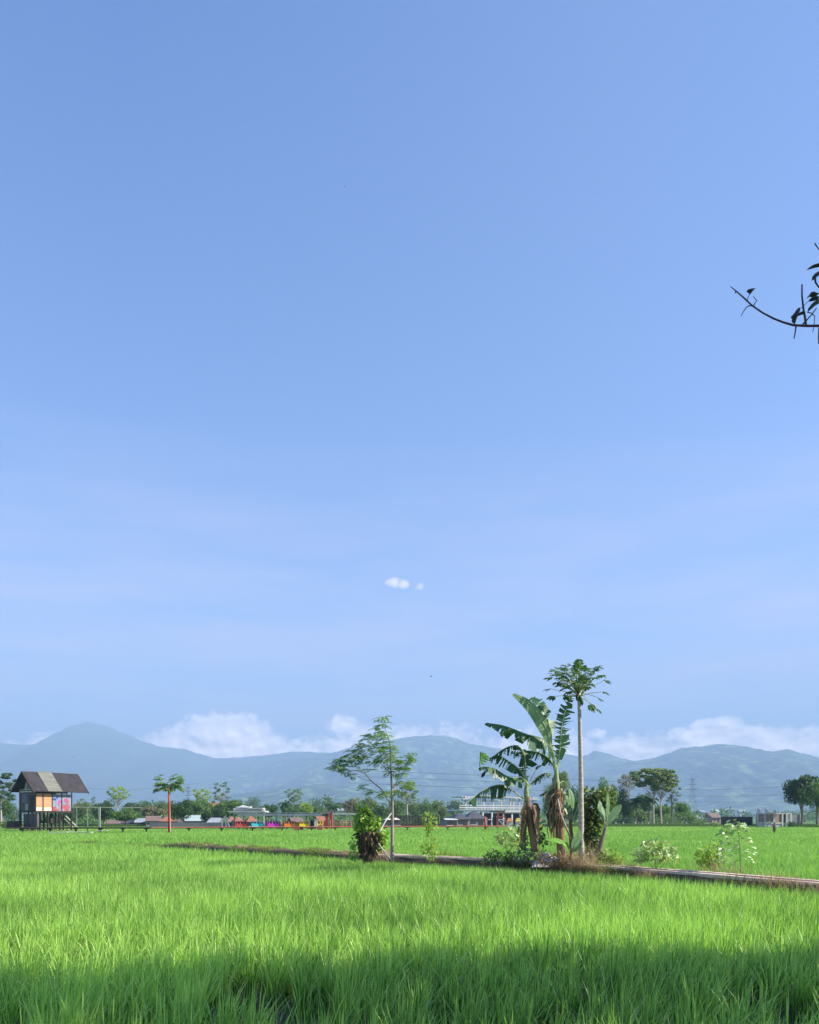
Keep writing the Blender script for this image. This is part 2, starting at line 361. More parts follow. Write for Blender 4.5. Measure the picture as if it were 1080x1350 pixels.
def hill_mat(name, dark, light, sc, thr):
    m = mat(name, dark, light, rough=.95, scale=sc, detail=8, spec=.1)
    nt = m.node_tree
    for n in nt.nodes:
        if n.type == 'MAP_RANGE': n.inputs[1].default_value = thr; n.inputs[2].default_value = thr + .12
    mx = [n for n in nt.nodes if n.type == 'MIX'][0]; b = [n for n in nt.nodes if n.type == 'BSDF_PRINCIPLED'][0]; tcn = [n for n in nt.nodes if n.type == 'TEX_COORD'][0]
    z = nt.nodes.new('ShaderNodeTexNoise'); z.inputs['Scale'].default_value = sc * 5; z.inputs['Detail'].default_value = 8; z.inputs['Roughness'].default_value = .65; nt.links.new(tcn.outputs['Object'], z.inputs['Vector'])
    zr = nt.nodes.new('ShaderNodeMapRange'); zr.inputs[1].default_value = .35; zr.inputs[2].default_value = .65; zr.inputs[3].default_value = .45; zr.inputs[4].default_value = 1.45; nt.links.new(z.outputs['Fac'], zr.inputs[0])
    mm = nt.nodes.new('ShaderNodeVectorMath'); mm.operation = 'SCALE'; nt.links.new(mx.outputs[2], mm.inputs[0]); nt.links.new(zr.outputs[0], mm.inputs['Scale']); nt.links.new(mm.outputs[0], b.inputs['Base Color'])
    return m
m0 = hill_mat('far_forest', (.035, .065, .025), (.06, .09, .035), .0012, .5)
m1_ = hill_mat('hill_forest', (.028, .058, .02), (.15, .23, .07), .010, .50)
m2_ = hill_mat('hill_slopes', (.028, .058, .02), (.16, .24, .075), .010, .50)
p0 = [(-400, 990), (-120, 985), (-50, 978), (0, 979), (30, 982), (52, 981), (75, 966), (100, 955), (118, 952), (140, 957), (165, 967), (190, 978), (215, 985), (240, 987), (262, 994), (285, 1000), (320, 998), (350, 996), (385, 991), (405, 991), (440, 993), (510, 998), (700, 1004), (1000, 1020), (1500, 1020)]
p1 = [(230, 1062), (270, 1040), (290, 1027), (330, 1015), (370, 1004), (410, 996), (440, 992), (470, 984), (500, 979), (535, 972), (560, 970), (585, 969.5), (600, 973), (620, 981), (640, 984), (665, 988), (690, 992), (715, 990), (740, 993), (765, 997), (775, 995), (784, 990), (800, 993), (820, 1000), (838, 1003), (880, 1010), (960, 1025), (1100, 1040)]
p2 = [(640, 1066), (700, 1056), (750, 1040), (790, 1020), (828, 1004), (864, 999), (880, 993), (902, 986), (920, 984), (947, 981), (967, 982), (985, 984), (1006, 990), (1022, 990), (1038, 988), (1056, 993), (1080, 998), (1140, 1004), (1250, 1000), (1500, 1010)]
p3 = [(60, 1066), (200, 1060), (290, 1050), (370, 1038), (430, 1034), (500, 1042), (560, 1047), (640, 1052), (700, 1054), (800, 1062), (900, 1064), (1000, 1062), (1100, 1060)]
ridge('mountain', p0, 7900, 3000, -420, 1500, 5, m0, .10, 1.3)
ridge('hills', p1, 6800, 2600, 225, 1110, 2.2, m1_, .26, 5.1, 120)
ridge('hills', p2, 5600, 2300, 640, 1420, 2.2, m2_, .24, 9.7, 120)
ridge('hills', p3, 4200, 1500, 20, 1180, 4, m1_, .25, 15.2, 30)
# ------------------------------------------------------------------ dike line (top at z = .5)
BZ = .50
bpx = [(1400, 1186), (1250, 1176), (1150, 1168.5), (1080, 1163.5), (1000, 1157), (920, 1150.5), (830, 1144), (765, 1139), (700, 1135), (600, 1130.5), (515, 1127), (440, 1122), (380, 1119), (300, 1115), (220, 1110), (160, 1108)]
BL = []
for px, py in bpx:
    Y = (EYE - BZ) * F / (py - HOR); BL.append(((px - 540) / F * Y, Y))
BL.append((-30, 62)); BL.append((-72, 112)); BL = BL[::-1]
bx = np.array([p[0] for p in BL]); by = np.array([p[1] for p in BL])
def bund_y(x): return np.interp(x, bx, by)
def bund_s(x): return np.sqrt(1 + (bund_y(np.asarray(x) + .5) - bund_y(np.asarray(x) - .5)) ** 2)   # turns an offset across the dike into one along y
CH0 = -1.0                                   # concrete channel starts here (x) and runs to the right
def path(x0, x1, step):
    n = max(2, int((x1 - x0) / step)); pts = []
    for i in range(n + 1):
        x = x0 + (x1 - x0) * i / n; y = float(bund_y(x)); y2 = float(bund_y(x + .5)); y1 = float(bund_y(x - .5))
        t = Vector((1, (y2 - y1), 0)).normalized(); pts.append((Vector((x, y, 0)), t, Vector((-t.y, t.x, 0))))
    return pts
def sweep(mb, pts, prof, wob=0, seed=0):
    n = len(prof); base = len(mb.v)
    for k, (p, t, nn) in enumerate(pts):
        for j, (a, z) in enumerate(prof):
            da = wob * noise.noise(Vector((p.x * 1.3 + seed, p.y * 1.3, j * 3.7))); dz = wob * noise.noise(Vector((p.x * 1.7 + 9 + seed, p.y * 1.7, j * 2.1)))
            fz = min(1, max(.3, (p.x + 17) / 4)); mb.v.append(tuple(p + nn * (a + da) + Vector((0, 0, (z + dz) * fz if z > .02 else z))))
    for k in range(len(pts) - 1):
        for j in range(n - 1):
            a = base + k * n + j; mb.face((a, a + n, a + n + 1, a + 1))
db = MB()
sweep(db, path(-30, 13.5, .25), [(-.75, -.05), (-.62, .2), (-.52, .38), (-.38, .45), (.38, .45), (.9, .40), (1.3, .22), (1.6, -.05)], .05)
tag(build('dike', db, 'bund', smooth=True), kind='structure')
ch = thing('irrigation_channel', (4, float(bund_y(4)), 0), 'narrow pale concrete water channel running along the paddy dike', 'irrigation channel')
pp = path(CH0, 13.5, .35)
for nm, a in (('channel_wall', -.29), ('channel_wall', .27)):
    q = MB(); rs = random.Random(a); sweep(q, pp, [(a - .085, .38), (a - .09, BZ + .02), (a + .09, BZ + .02), (a + .085, .38)], .014, a); build(nm, q, 'concrete', ch)
q = MB(); sweep(q, pp, [(-.2, .462), (.18, .462)]); build('channel_bed', q, 'soil', ch)

# ------------------------------------------------------------------ rice
def grass_mesh(name, px, py, pz, H, Wd, lean_a, lean, m, nseg, var, droop=.35, kind='stuff', facing=None):
    """all arrays: one blade per entry"""
    n = len(px); rings = nseg
    a = lean_a; ux, uy = np.cos(a), np.sin(a)
    fa = facing if facing is not None else a + np.pi / 2 + np.random.uniform(-.9, .9, n)
    wx, wy = np.cos(fa), np.sin(fa)
    V = np.zeros((n, rings * 2 + 1, 3), np.float32)
    for k in range(rings + 1):
        t = k / rings
        hor = lean * H * (t * .45 + t ** 2.2 * .9); z = H * (t - droop * lean * t ** 3)
        cx = px + ux * hor; cy = py + uy * hor; cz = pz + z
        wk = Wd * .5 * (0.65 + .9 * t - 1.1 * t * t if k else .6)
        if k < rings:
            V[:, 2 * k, 0] = cx - wx * wk; V[:, 2 * k, 1] = cy - wy * wk; V[:, 2 * k, 2] = cz
            V[:, 2 * k + 1, 0] = cx + wx * wk; V[:, 2 * k + 1, 1] = cy + wy * wk; V[:, 2 * k + 1, 2] = cz
        else: V[:, 2 * k, 0] = cx; V[:, 2 * k, 1] = cy; V[:, 2 * k, 2] = cz
    nv = rings * 2 + 1; base = (np.arange(n) * nv)[:, None]
    loops = []; tot = []
    per = []
    for k in range(rings - 1): per += [2 * k, 2 * k + 1, 2 * k + 3, 2 * k + 2]; tot.append(4)
    per += [2 * (rings - 1), 2 * (rings - 1) + 1, 2 * rings]; tot.append(3)
    per = np.array(per); idx = (base + per[None, :]).astype(np.int32).ravel()
    totals = np.tile(np.array(tot, np.int32), n); starts = np.concatenate([[0], np.cumsum(totals)[:-1]]).astype(np.int32)
    me = bpy.data.meshes.new(name); me.vertices.add(n * nv); me.vertices.foreach_set('co', V.ravel())
    me.loops.add(len(idx)); me.loops.foreach_set('vertex_index', idx)
    me.polygons.add(len(totals)); me.polygons.foreach_set('loop_start', starts); me.polygons.foreach_set('loop_total', totals)
    me.materials.append(M[m]); me.update(calc_edges=True)
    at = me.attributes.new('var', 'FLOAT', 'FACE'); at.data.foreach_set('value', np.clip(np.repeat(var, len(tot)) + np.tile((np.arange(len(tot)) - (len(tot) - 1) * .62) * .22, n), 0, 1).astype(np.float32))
    me.polygons.foreach_set('use_smooth', np.ones(len(totals), bool))
    o = bpy.data.objects.new(name, me); col.objects.link(o)
    if kind: o['kind'] = kind
    return o
rg = np.random.default_rng(5); np.random.seed(5)
# bare muddy gaps close to the camera (position, radius)
GAPS = [(-1.3, 7.3, .5), (3.1, 7.0, .42), (-3.2, 6.1, .35), (-1.38, 7.75, .34), (-1.15, 7.15, .36), (1.62, 7.5, .28), (3.35, 7.3, .3), (.25, 6.6, .2), (-.1, 7.05, .16), (2.45, 6.8, .2), (-2.2, 6.5, .25), (1.2, 6.45, .22), (3.0, 6.3, .25), (-.75, 6.35, .25)]
def clumps(y0, y1, sp, side=1.5, wid=.56):
    ys = np.arange(y0, y1, sp); out = []
    for k, y in enumerate(ys):
        w = wid * y + side; xs = np.arange(-w, w, sp) + rg.uniform(0, sp)
        out.append(np.stack([xs, np.full_like(xs, y)], 1))
    p = np.concatenate(out); p += rg.normal(0, sp * .22, p.shape)
    return p
def rice(name, p, nb, h0, wd, seg, m, hfun=None, spread=.07, leanm=.17):
    nc = len(p); k = np.repeat(np.arange(nc), nb); n = len(k)
    ca = rg.uniform(0, 2 * np.pi, n); cr = np.abs(rg.normal(0, spread, n))
    x = p[k, 0] + np.cos(ca) * cr; y = p[k, 1] + np.sin(ca) * cr
    patch = np.sin(p[:, 0] * .9 + 1.3 * np.sin(p[:, 1] * .35)) * np.cos(p[:, 1] * .5 + .7 * np.sin(p[:, 0] * .4))
    hc = (1 + .07 * patch + rg.normal(0, .06, nc))[k]
    H = h0 * hc * rg.uniform(.6, 1.12, n)
    if hfun is not None: H = H * hfun(x, y)
    wind = .9 * rg.uniform(0, 1, n) ** .7
    la = np.where(rg.random(n) < .45, rg.normal(0.1, .55, n), ca + rg.normal(0, .4, n))
    lean = np.clip(rg.normal(leanm, .15, n) + cr * 1.6, .02, 1.0)
    var = np.clip(.5 + .16 * patch[k] + rg.normal(0, .10, nc)[k] + rg.normal(0, .22, n), 0, 1)
    return grass_mesh(name, x, y, np.zeros(n), H, wd * rg.uniform(.7, 1.3, n), la, lean, m, seg, var)
pa_ = clumps(3.4, 11.5, .245)
keep = np.ones(len(pa_), bool)
for gx, gy, gr in GAPS: keep &= ((pa_[:, 0] - gx) ** 2 + ((pa_[:, 1] - gy) * .8) ** 2) > gr ** 2
pa_ = pa_[keep & (rg.random(len(pa_)) > .05)]
hn = lambda x, y: np.clip(1.0 - (y - 7) * .016, .80, 1.02)
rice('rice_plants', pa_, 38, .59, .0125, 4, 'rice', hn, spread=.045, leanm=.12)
kd = rg.random(len(pa_)) < .5; pd = pa_[kd]; kk = np.repeat(np.arange(len(pd)), 3); nd = len(kk)   # withered outer leaves of the clumps
grass_mesh('withered_leaves', pd[kk, 0] + rg.normal(0, .07, nd), pd[kk, 1] + rg.normal(0, .07, nd), np.zeros(nd), rg.uniform(.18, .5, nd), .011 * rg.uniform(.6, 1.3, nd), rg.uniform(0, 6.28, nd), np.clip(rg.normal(.6, .3, nd), .1, 1.2), 'dry', 4, rg.uniform(.2, 1, nd))
pb = clumps(11.5, 33, .2)
fb = bund_y(pb[:, 0]) - .66 * bund_s(pb[:, 0])
pb = pb[pb[:, 1] < fb]
dfr = lambda x, y: np.clip(1.0 - (y - 7) * .016, .70, 1.0) * np.clip(.55 + (bund_y(x) - 1.2 - y) * .3, .55, 1)
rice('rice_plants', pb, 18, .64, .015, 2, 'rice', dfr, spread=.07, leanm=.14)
def far(name, y0, y1, dens, wd, front):
    A = (.56 * (y1 ** 2 - y0 ** 2)) + 6 * (y1 - y0); n = int(A * dens)
    y = np.sqrt(rg.uniform(y0 ** 2, y1 ** 2, n)); x = rg.uniform(-1, 1, n) * (.57 * y + 3)
    b = bund_y(x); s_ = bund_s(x); ok = (y < b - np.where(x < -16, .1, .72) * s_) if front else (y > b + np.where(x < -16, .1, 1.5) * s_)
    return x[ok], y[ok]
def farrice(name, y0, y1, dens, wd, front, h=.42):
    x, y = far(name, y0, y1, dens, wd, front); n = len(x)
    band = np.sin(y * .55 + x * .03) * .5 + np.sin(y * .21 + x * .11) * .5 + np.sin(x * .16 - y * .08)
    H = h * rg.uniform(.65, 1.15, n) * (1 + .04 * band); var = np.clip(.62 + .09 * band + rg.normal(0, .17, n), 0, 1)
    return grass_mesh(name, x, y, np.zeros(n), H, wd * (y / y1 * .6 + .5) * rg.uniform(.7, 1.3, n), rg.uniform(0, 2 * np.pi, n), np.clip(rg.normal(.28, .15, n), 0, .9), 'ricefar', 2, var, facing=rg.normal(0, .8, n))
farrice('rice_plants', 30, 62, 60, .028, True, .44)
farrice('rice_plants', 14, 50, 110, .022, False, .40)
farrice('rice_plants', 50, 100, 34, .05, False, .42)
farrice('rice_plants', 100, 160, 17, .09, False, .42)
farrice('rice_plants', 62, 110, 30, .05, True, .42)
# dry and weedy grass along the dike
def dike_grass(name, x0, x1, n, a0, a1, h, wd, m, z0=.36, lean=.5):
    x = rg.uniform(x0, x1, n); sd_ = len(bpy.data.objects) * 1.7; cl = np.array([noise.noise(Vector((q * 1.1, 3.3 + sd_, 0))) for q in x])
    x = x[cl > -.10]; n = len(x); a = rg.uniform(a0, a1, n); y = bund_y(x) + a * bund_s(x)
    z = np.interp(a, [-.75, -.6, -.45, 0, .9, 1.3, 1.6], [0, .18, .33, .38, .38, .2, 0]) * np.clip((x + 17) / 4, .3, 1)
    cl = np.array([noise.noise(Vector((q * .8, 7.3, 0))) for q in x])
    return grass_mesh(name, x, y, z, h * rg.uniform(.4, 1.2, n) * (1 + cl), wd * rg.uniform(.6, 1.4, n), rg.uniform(0, 2 * np.pi, n), np.clip(rg.normal(lean, .25, n), 0, 1.2), m, 2, rg.uniform(0, 1, n))
dike_grass('dry_grass', 4.2, 12.5, 13000, -.74, -.42, .18, .012, 'dry', .26, .8)
dike_grass('dry_grass', 3.2, 12.5, 4500, -.55, -.38, .22, .012, 'dry', .3, 1.0)
dike_grass('dry_grass', 2.0, 12.5, 3500, -.4, .1, .16, .010, 'dry', .42, .8)
dike_grass('dry_grass', 3.6, 10.5, 5200, -.62, -.30, .42, .009, 'dry', .36, .35)
dike_grass('weeds', 2.4, 12.5, 2600, -.66, -.36, .34, .014, 'weed', .36, .4)
dike_grass('dry_grass', 4.5, 9.5, 1500, .35, .9, .5, .008, 'dry', .36, .25)
dike_grass('dry_grass', -2.8, -.7, 2600, -.7, .8, .32, .012, 'dry', .38, .6)
dike_grass('dry_grass', 2.8, 7.6, 3800, -.6, .1, .20, .012, 'dry', .38, .7)
dike_grass('weeds', 1, 12.5, 3800, .55, 1.6, .32, .012, 'weed', .3, .5)
dike_grass('weeds', -24, -1, 26000, -.35, 1.5, .24, .028, 'weed', .38, .6)
dike_grass('weeds', -24, -1, 15000, -.78, -.40, .22, .024, 'weed', .3, .7)
dike_grass('dry_grass', -14, -1.5, 3000, -.2, 1.4, .22, .026, 'dry', .38, .7)

# ------------------------------------------------------------------ leaves on polylines
def fit(pts, Y, dys=None):
    return [P(x, y, Y + (dys[i] if dys else 0)) for i, (x, y) in enumerate(pts)]
def smooth_line(pts, n):
    pts = [Vector(p) for p in pts]; ext = [pts[0] * 2 - pts[1]] + pts + [pts[-1] * 2 - pts[-2]]; out = []
    m = len(pts) - 1
    for i in range(n + 1):
        s = i / n * m; k = min(int(s), m - 1); t = s - k; a, b, c, d = ext[k:k + 4]
        out.append(.5 * ((2 * b) + (c - a) * t + (2 * a - 5 * b + 4 * c - d) * t * t + (3 * b - a - 3 * c + d) * t ** 3))
    return out
def banana_leaf(parent, px, Y, width, N=(0, -1, 0), droop=0., torn=.5, m='lf_ban', dy=0., var=.5, start=.18, n=34, seed=1, asym=1.0, name='leaf', hang=0., label=None):
    rnd = random.Random(seed); ln = len(px)
    pts = smooth_line([P(x, y, Y + dy * (i / (ln - 1))) for i, (x, y) in enumerate(px)], n)
    mb = MB(); Wm = 1.18 * width / F * Y; N = Vector(N).normalized(); down = Vector((0, 0, -1))
    for side in (-1, 1):
        k = int(n * start); frag = None
        while k < n:
            step = 1 if rnd.random() < torn else 2 + (rnd.random() > .5) * 2
            k2 = min(n, k + step); gap = rnd.random() < torn
            def edge(k, kk):
                t = (k / n - start) / (1 - start); p = pts[k]
                tg = (pts[min(n, k + 1)] - pts[max(0, k - 1)]).normalized()
                lat = tg.cross(N).normalized() * side
                lat = (lat * (1 - droop) + down * droop + tg * (.18 + .22 * torn)).normalized()
                wv = Wm * (max(0, math.sin(math.pi * min(1, max(.02, t) ** .62 * .98))) ** .55) * (asym if side > 0 else 1)
                return p, lat, wv, tg
            jit = rnd.uniform(-.4, .35) if gap else 0; jd = rnd.uniform(-.3, .7) * torn; jl = rnd.uniform(.5, 1.12) if torn > .2 else 1
            a = edge(k, k); b = edge(k2, k2); vv = max(0, min(1, var + rnd.uniform(-.22, .22)))
            rows = []
            for (p, lat, wv, tg), off in ((a, 0.06 if gap else 0), (b, -.14 if gap else 0)):
                r = [p]
                l2 = (lat + tg * jit + N * jd * .5 + down * abs(jd) * hang).normalized()
                q = p
                for s in (.5, 1.):
                    l3 = (l2 + down * (hang * s * 1.3)).normalized()
                    q = q + l3 * wv * .5 * jl + tg * off * Wm * .5 * (1 if gap else 0); r.append(q)
                rows.append(r)
            A, B = rows
            mb.poly([A[0], B[0], B[1], A[1]], vv); mb.poly([A[1], B[1], B[2], A[2]], max(0, vv - .06))
            k = k2
    o = build(name, mb, m, parent)
    r = MB(); w0 = .028 if Wm > .15 else .016
    r.tube([pts[i] - N * -.004 for i in range(0, n + 1, 2)], [w0 * (1 - .85 * i / n) for i in range(0, n + 1, 2)], 5)
    build('midrib', r, 'rib', o)
    if label: o['label'] = label
    return o
def stem(parent, pts, rad, m, name='trunk', n=9, rough=0.0, seed=0):
    mb = MB(); L = smooth_line(pts, max(6, 4 * len(pts))); k = len(L)
    rs = [np.interp(i / (k - 1), np.linspace(0, 1, len(rad)), rad) * (1 + rough * math.sin(i * 2.3 + seed)) for i in range(k)]
    mb.tube(L, rs, n); return build(name, mb, m, parent, smooth=True)

# ------------------------------------------------------------------ banana clump
YB = 26.2
b1 = thing('banana_plant', G(740, YB, .3), 'tallest banana plant, its shaggy stem of dead leaves beside the papaya trunk', 'banana plant', 'banana plants on the dike')
stem(b1, [P(741, 1136, YB), P(739, 1100, YB), P(736, 1060, YB), P(734, 1038, YB)], [.16, .13, .115, .10], 'ban_stem', 'stem', rough=.06)
stem(b1, [P(734.5, 1046, YB), P(734, 1032, YB), P(733, 1008, YB)], [.10, .10, .035], 'ptl', 'leaf_sheath', rough=.05)
banana_leaf(b1, [(733, 1022), (725, 978), (721, 962), (708, 940), (694, 925), (677, 915)], YB, 9.5, (.25, -1, .1), .0, .04, 'lf_ban_pale', dy=-.5, var=.35, start=.2, seed=3, asym=.55)
banana_leaf(b1, [(733, 1020), (727, 975), (724, 955), (717, 936), (708, 926), (699, 921)], YB + .1, 11, (.5, -1, .1), .05, .35, 'lf_ban', dy=.7, var=.65, start=.25, seed=4)
banana_leaf(b1, [(734, 1020), (739, 983), (741, 958), (746, 936), (754, 917)], YB, 12.5, (-.3, -1, .25), .05, .8, 'lf_ban', dy=.2, var=.8, start=.12, seed=5)
banana_leaf(b1, [(732, 1018), (730, 994), (717, 975), (694, 968), (665, 957), (641, 953)], YB, 19, (-.3, -.5, 1), .42, .6, 'lf_ban', dy=-.7, var=.35, start=.22, seed=6, hang=.5)
banana_leaf(b1, [(732, 1018), (726, 1002), (710, 992), (692, 990), (680, 994)], YB, 12, (-.2, -.4, 1), .5, .6, 'lf_ban', dy=.5, var=.3, start=.15, seed=7, hang=.5)
banana_leaf(b1, [(733, 1020), (736, 1000), (742, 985), (746, 962)], YB, 7, (.6, -1, .2), .05, .8, 'lf_ban', dy=.5, var=.6, start=.2, seed=17)
for s, (a, b, c, d, v) in enumerate([((734, 1038), (727, 1040), (718, 1045), (711, 1049), 1), ((735, 1036), (742, 1030), (748, 1034), (750, 1042), 0)]):
    banana_leaf(b1, [a, b, c, d], YB, 6, (0, -.5, 1), .6, .8, 'lf_ban', dy=.2, var=.3, start=.1, seed=30 + s, hang=.8, n=14)
sk = MB(); rn = random.Random(3)
for i in range(115):
    z0 = rn.uniform(1030, 1078); a = rn.uniform(0, 6.28); x0 = 734 + (z0 - 1032) * .06 + 3.5 * math.cos(a); ln = rn.uniform(12, 34) * (1.15 if math.cos(a) < 0 else .75)
    sp = 1 + 2.2 * rn.random() * (1.5 if math.cos(a) < 0 else .5)
    p0_, p1_, p2_ = P(x0, z0, YB + .12 * math.sin(a)), P(x0 + math.cos(a) * 3 * sp, z0 + ln * .45, YB + .3 * math.sin(a)), P(x0 + math.cos(a) * 2.6 * sp + rn.uniform(-2, 2), z0 + ln, YB + .28 * math.sin(a))
    w = rn.uniform(.02, .06); o = Vector((rn.uniform(-1, 1), rn.uniform(-1, 1), 0)).normalized() * w; v = rn.random()
    sk.poly([p0_ - o * .4, p0_ + o * .4, p1_ + o, p1_ - o], v); sk.poly([p1_ - o, p1_ + o, p2_ + o * .3, p2_ - o * .4], v)
build('dead_leaves', sk, 'lf_dead', b1)
q = MB(); q.tube([P(735, 1050, YB - .25), P(739, 1072, YB - .4), P(746, 1090, YB - .4), P(753, 1106, YB - .35)], [.03, .028, .03, .035], 6); build('dead_leaf_stalk', q, 'bark_pale', b1, smooth=True)

b2 = thing('banana_plant', G(703, YB, .3), 'shorter banana plant with torn drooping leaves left of the tallest one', 'banana plant', 'banana plants on the dike')
stem(b2, [P(706, 1123, YB), P(701, 1095, YB), P(696, 1065, YB), P(695, 1050, YB)], [.13, .11, .10, .09], 'ban_stem', 'stem', rough=.06, seed=2)
stem(b2, [P(695, 1057, YB), P(694, 1044, YB), P(695, 1026, YB)], [.09, .085, .03], 'ptl', 'leaf_sheath', rough=.05)
banana_leaf(b2, [(697, 1036), (689, 1026), (672, 1025), (651, 1013), (634, 1011)], YB, 18, (-.2, -.45, 1), .36, .5, 'lf_ban', dy=-.6, var=.3, start=.15, seed=8, hang=.4)
banana_leaf(b2, [(696, 1033), (686, 1016), (670, 1003), (655, 996), (645, 1000)], YB, 15, (.2, -.8, 1), .35, .5, 'lf_ban', dy=.6, var=.4, start=.2, seed=9, hang=.4)
banana_leaf(b2, [(694, 1032), (693, 1010), (691, 994), (682, 983), (665, 987), (647, 1000)], YB, 16, (-.2, -.7, 1), .45, .75, 'lf_ban', dy=.3, var=.3, start=.2, seed=10, hang=.5)
banana_leaf(b2, [(694, 1034), (690, 1018), (691, 1002), (693, 988)], YB, 8, (.2, -1, .2), .1, .7, 'lf_ban', dy=.4, var=.35, start=.1, seed=11, n=22)
banana_leaf(b2, [(690, 1053), (677, 1043), (662, 1035), (645, 1038), (629, 1048), (616, 1059)], YB, 17, (-.1, -.3, 1), .72, .92, 'lf_ban', dy=-.8, var=.2, start=.25, seed=12, hang=1.0)
banana_leaf(b2, [(696, 1040), (705, 1028), (717, 1020), (728, 1020)], YB, 9, (0, -.4, 1), .55, .8, 'lf_ban', dy=.3, var=.25, start=.2, seed=13, hang=.7, n=20)
banana_leaf(b2, [(699, 1030), (704, 1020), (710, 1011), (714, 1009)], YB, 2.5, (0, -1, .3), .2, .3, 'lf_ban', dy=-.2, var=.1, start=.5, seed=14, n=12)
q = MB(); c = P(633.5, 1000, YB - .6)
for i in range(5):
    q.poly([P(633.5, 991 + i * 3.2, YB - .6), P(633.5, 994.2 + i * 3.2, YB - .6), P(646 - abs(i - 1.5) * 2.6, 997 + i * 3, YB - .52 + .02 * i), P(645 - abs(i - 1.2) * 2.6, 994 + i * 3, YB - .5)], .8)
build('leaf', q, 'lf_bright', b2)['label'] = 'bright green leaf tip'
q = MB(); q.tube([P(650, 1003, YB - .5), P(641, 1002, YB - .55), P(633.5, 992, YB - .6), P(632.5, 1011, YB - .6)], .012, 5)
q.leaf(P(640, 1017, YB - .6), (-.5, 0, -.8), (0, -1, 0), .24, .11, .1); build('dead_leaf', q, 'lf_branch', b2)
for xs, mm, sd_ in (((702, 708, 714), 'lf_dead', 5), ((696, 692, 688), 'lf_dead', 6)):
    sk = MB(); rn = random.Random(sd_)
    for i in range(46):
        z0 = rn.uniform(1058, 1085); x0 = rn.uniform(xs[0] - 3, xs[1]); ln = rn.uniform(14, 34); w = rn.uniform(.03, .07)
        o = Vector((1, rn.uniform(-1, 1), 0)).normalized() * w; v = rn.random() * .9; yy = YB + rn.uniform(-.25, .2)
        p0_, p1_, p2_ = P(x0, z0, yy), P(x0 + rn.uniform(0, 4) * (1 if xs[1] > xs[0] else -1), z0 + ln * .5, yy), P(x0 + rn.uniform(0, 6) * (1 if xs[1] > xs[0] else -1), min(1120, z0 + ln), yy)
        sk.poly([p0_ - o, p0_ + o, p1_ + o, p1_ - o], v); sk.poly([p1_ - o, p1_ + o, p2_ + o * .4, p2_ - o * .4], v)
    build('dead_leaves', sk, mm, b2)

YC = 27.2
b3 = thing('banana_plant', G(753, YC, .3), 'slim young banana plant with pale arching stalks between the shaggy stem and the papaya', 'banana plant', 'banana plants on the dike')
stem(b3, [P(754, 1122, YC), P(753, 1100, YC), P(752, 1080, YC)], [.08, .07, .045], 'ban_stem', 'stem')
banana_leaf(b3, [(752, 1088), (750, 1066), (744, 1048), (734, 1034)], YC, 5, (.5, -1, .3), .35, .2, 'lf_ban_pale', dy=-.2, var=.2, start=.3, seed=20, n=18)
banana_leaf(b3, [(752, 1088), (755, 1068), (754, 1052), (751, 1040)], YC, 4, (.5, -1, .2), .1, .1, 'lf_ban_pale', dy=.1, var=.5, start=.4, seed=21, n=16)
banana_leaf(b3, [(752, 1085), (746, 1072), (740, 1062), (735, 1060)], YC, 6, (0, -1, 1), .4, .3, 'lf_ban', dy=.3, var=.8, start=.3, seed=22, n=16)
banana_leaf(b3, [(753, 1086), (760, 1070), (764, 1056), (769, 1048)], YC, 6, (0, -1, 1), .3, .3, 'lf_ban', dy=.3, var=.8, start=.3, seed=23, n=16)
banana_leaf(b3, [(751, 1092), (738, 1082), (722, 1079), (709, 1088)], YC, 5, (0, -.6, 1), .3, .1, 'lf_ban_pale', dy=-.3, var=.3, start=.3, seed=24, n=18)

YD = 25.6
b4 = thing('banana_plant', G(793, YD, .3), 'small leaning banana plant with pale upright leaves right of the papaya trunk', 'banana plant', 'banana plants on the dike')
stem(b4, [P(790, 1124, YD), P(794, 1106, YD), P(799, 1090, YD)], [.09, .07, .04], 'bark', 'stem')
banana_leaf(b4, [(799, 1092), (801, 1075), (802, 1060), (801, 1046)], YD, 3.2, (.8, -1, .2), .0, .05, 'lf_ban_pale', dy=0, var=.3, start=.3, seed=25, n=16)
banana_leaf(b4, [(799, 1092), (805, 1080), (812, 1070), (819, 1061)], YD, 5.2, (-.2, -1, .5), .0, .1, 'lf_ban_pale', dy=-.2, var=.8, start=.25, seed=26, n=16)
banana_leaf(b4, [(799, 1092), (796, 1078), (792, 1066), (791, 1056)], YD, 4.5, (.4, -1, .3), .1, .2, 'lf_ban_pale', dy=.2, var=.4, start=.3, seed=27, n=16)

YE = 25.0
b5 = thing('banana_plant', G(757, YE, .4), 'lowest banana sucker with a bright green leaf at the foot of the clump', 'banana plant', 'banana plants on the dike')
stem(b5, [P(753, 1133, YE), P(753, 1120, YE)], [.06, .04], 'ban_stem', 'stem')
banana_leaf(b5, [(753, 1122), (746, 1112), (734, 1107), (720, 1107)], YE, 5.5, (-.2, -.8, 1), .2, .05, 'lf_bright', dy=-.4, var=.1, start=.15, seed=28, n=16)
banana_leaf(b5, [(754, 1124), (758, 1112), (763, 1102), (762, 1092)], YE, 5, (-.6, -1, .3), .0, .1, 'lf_ban_pale', dy=-.2, var=.9, start=.15, seed=29, n=16)
banana_leaf(b5, [(754, 1124), (763, 1115), (768, 1112)], YE, 4, (0, -1, 1), .2, .1, 'lf_ban', dy=-.2, var=.9, start=.15, seed=31, n=12)

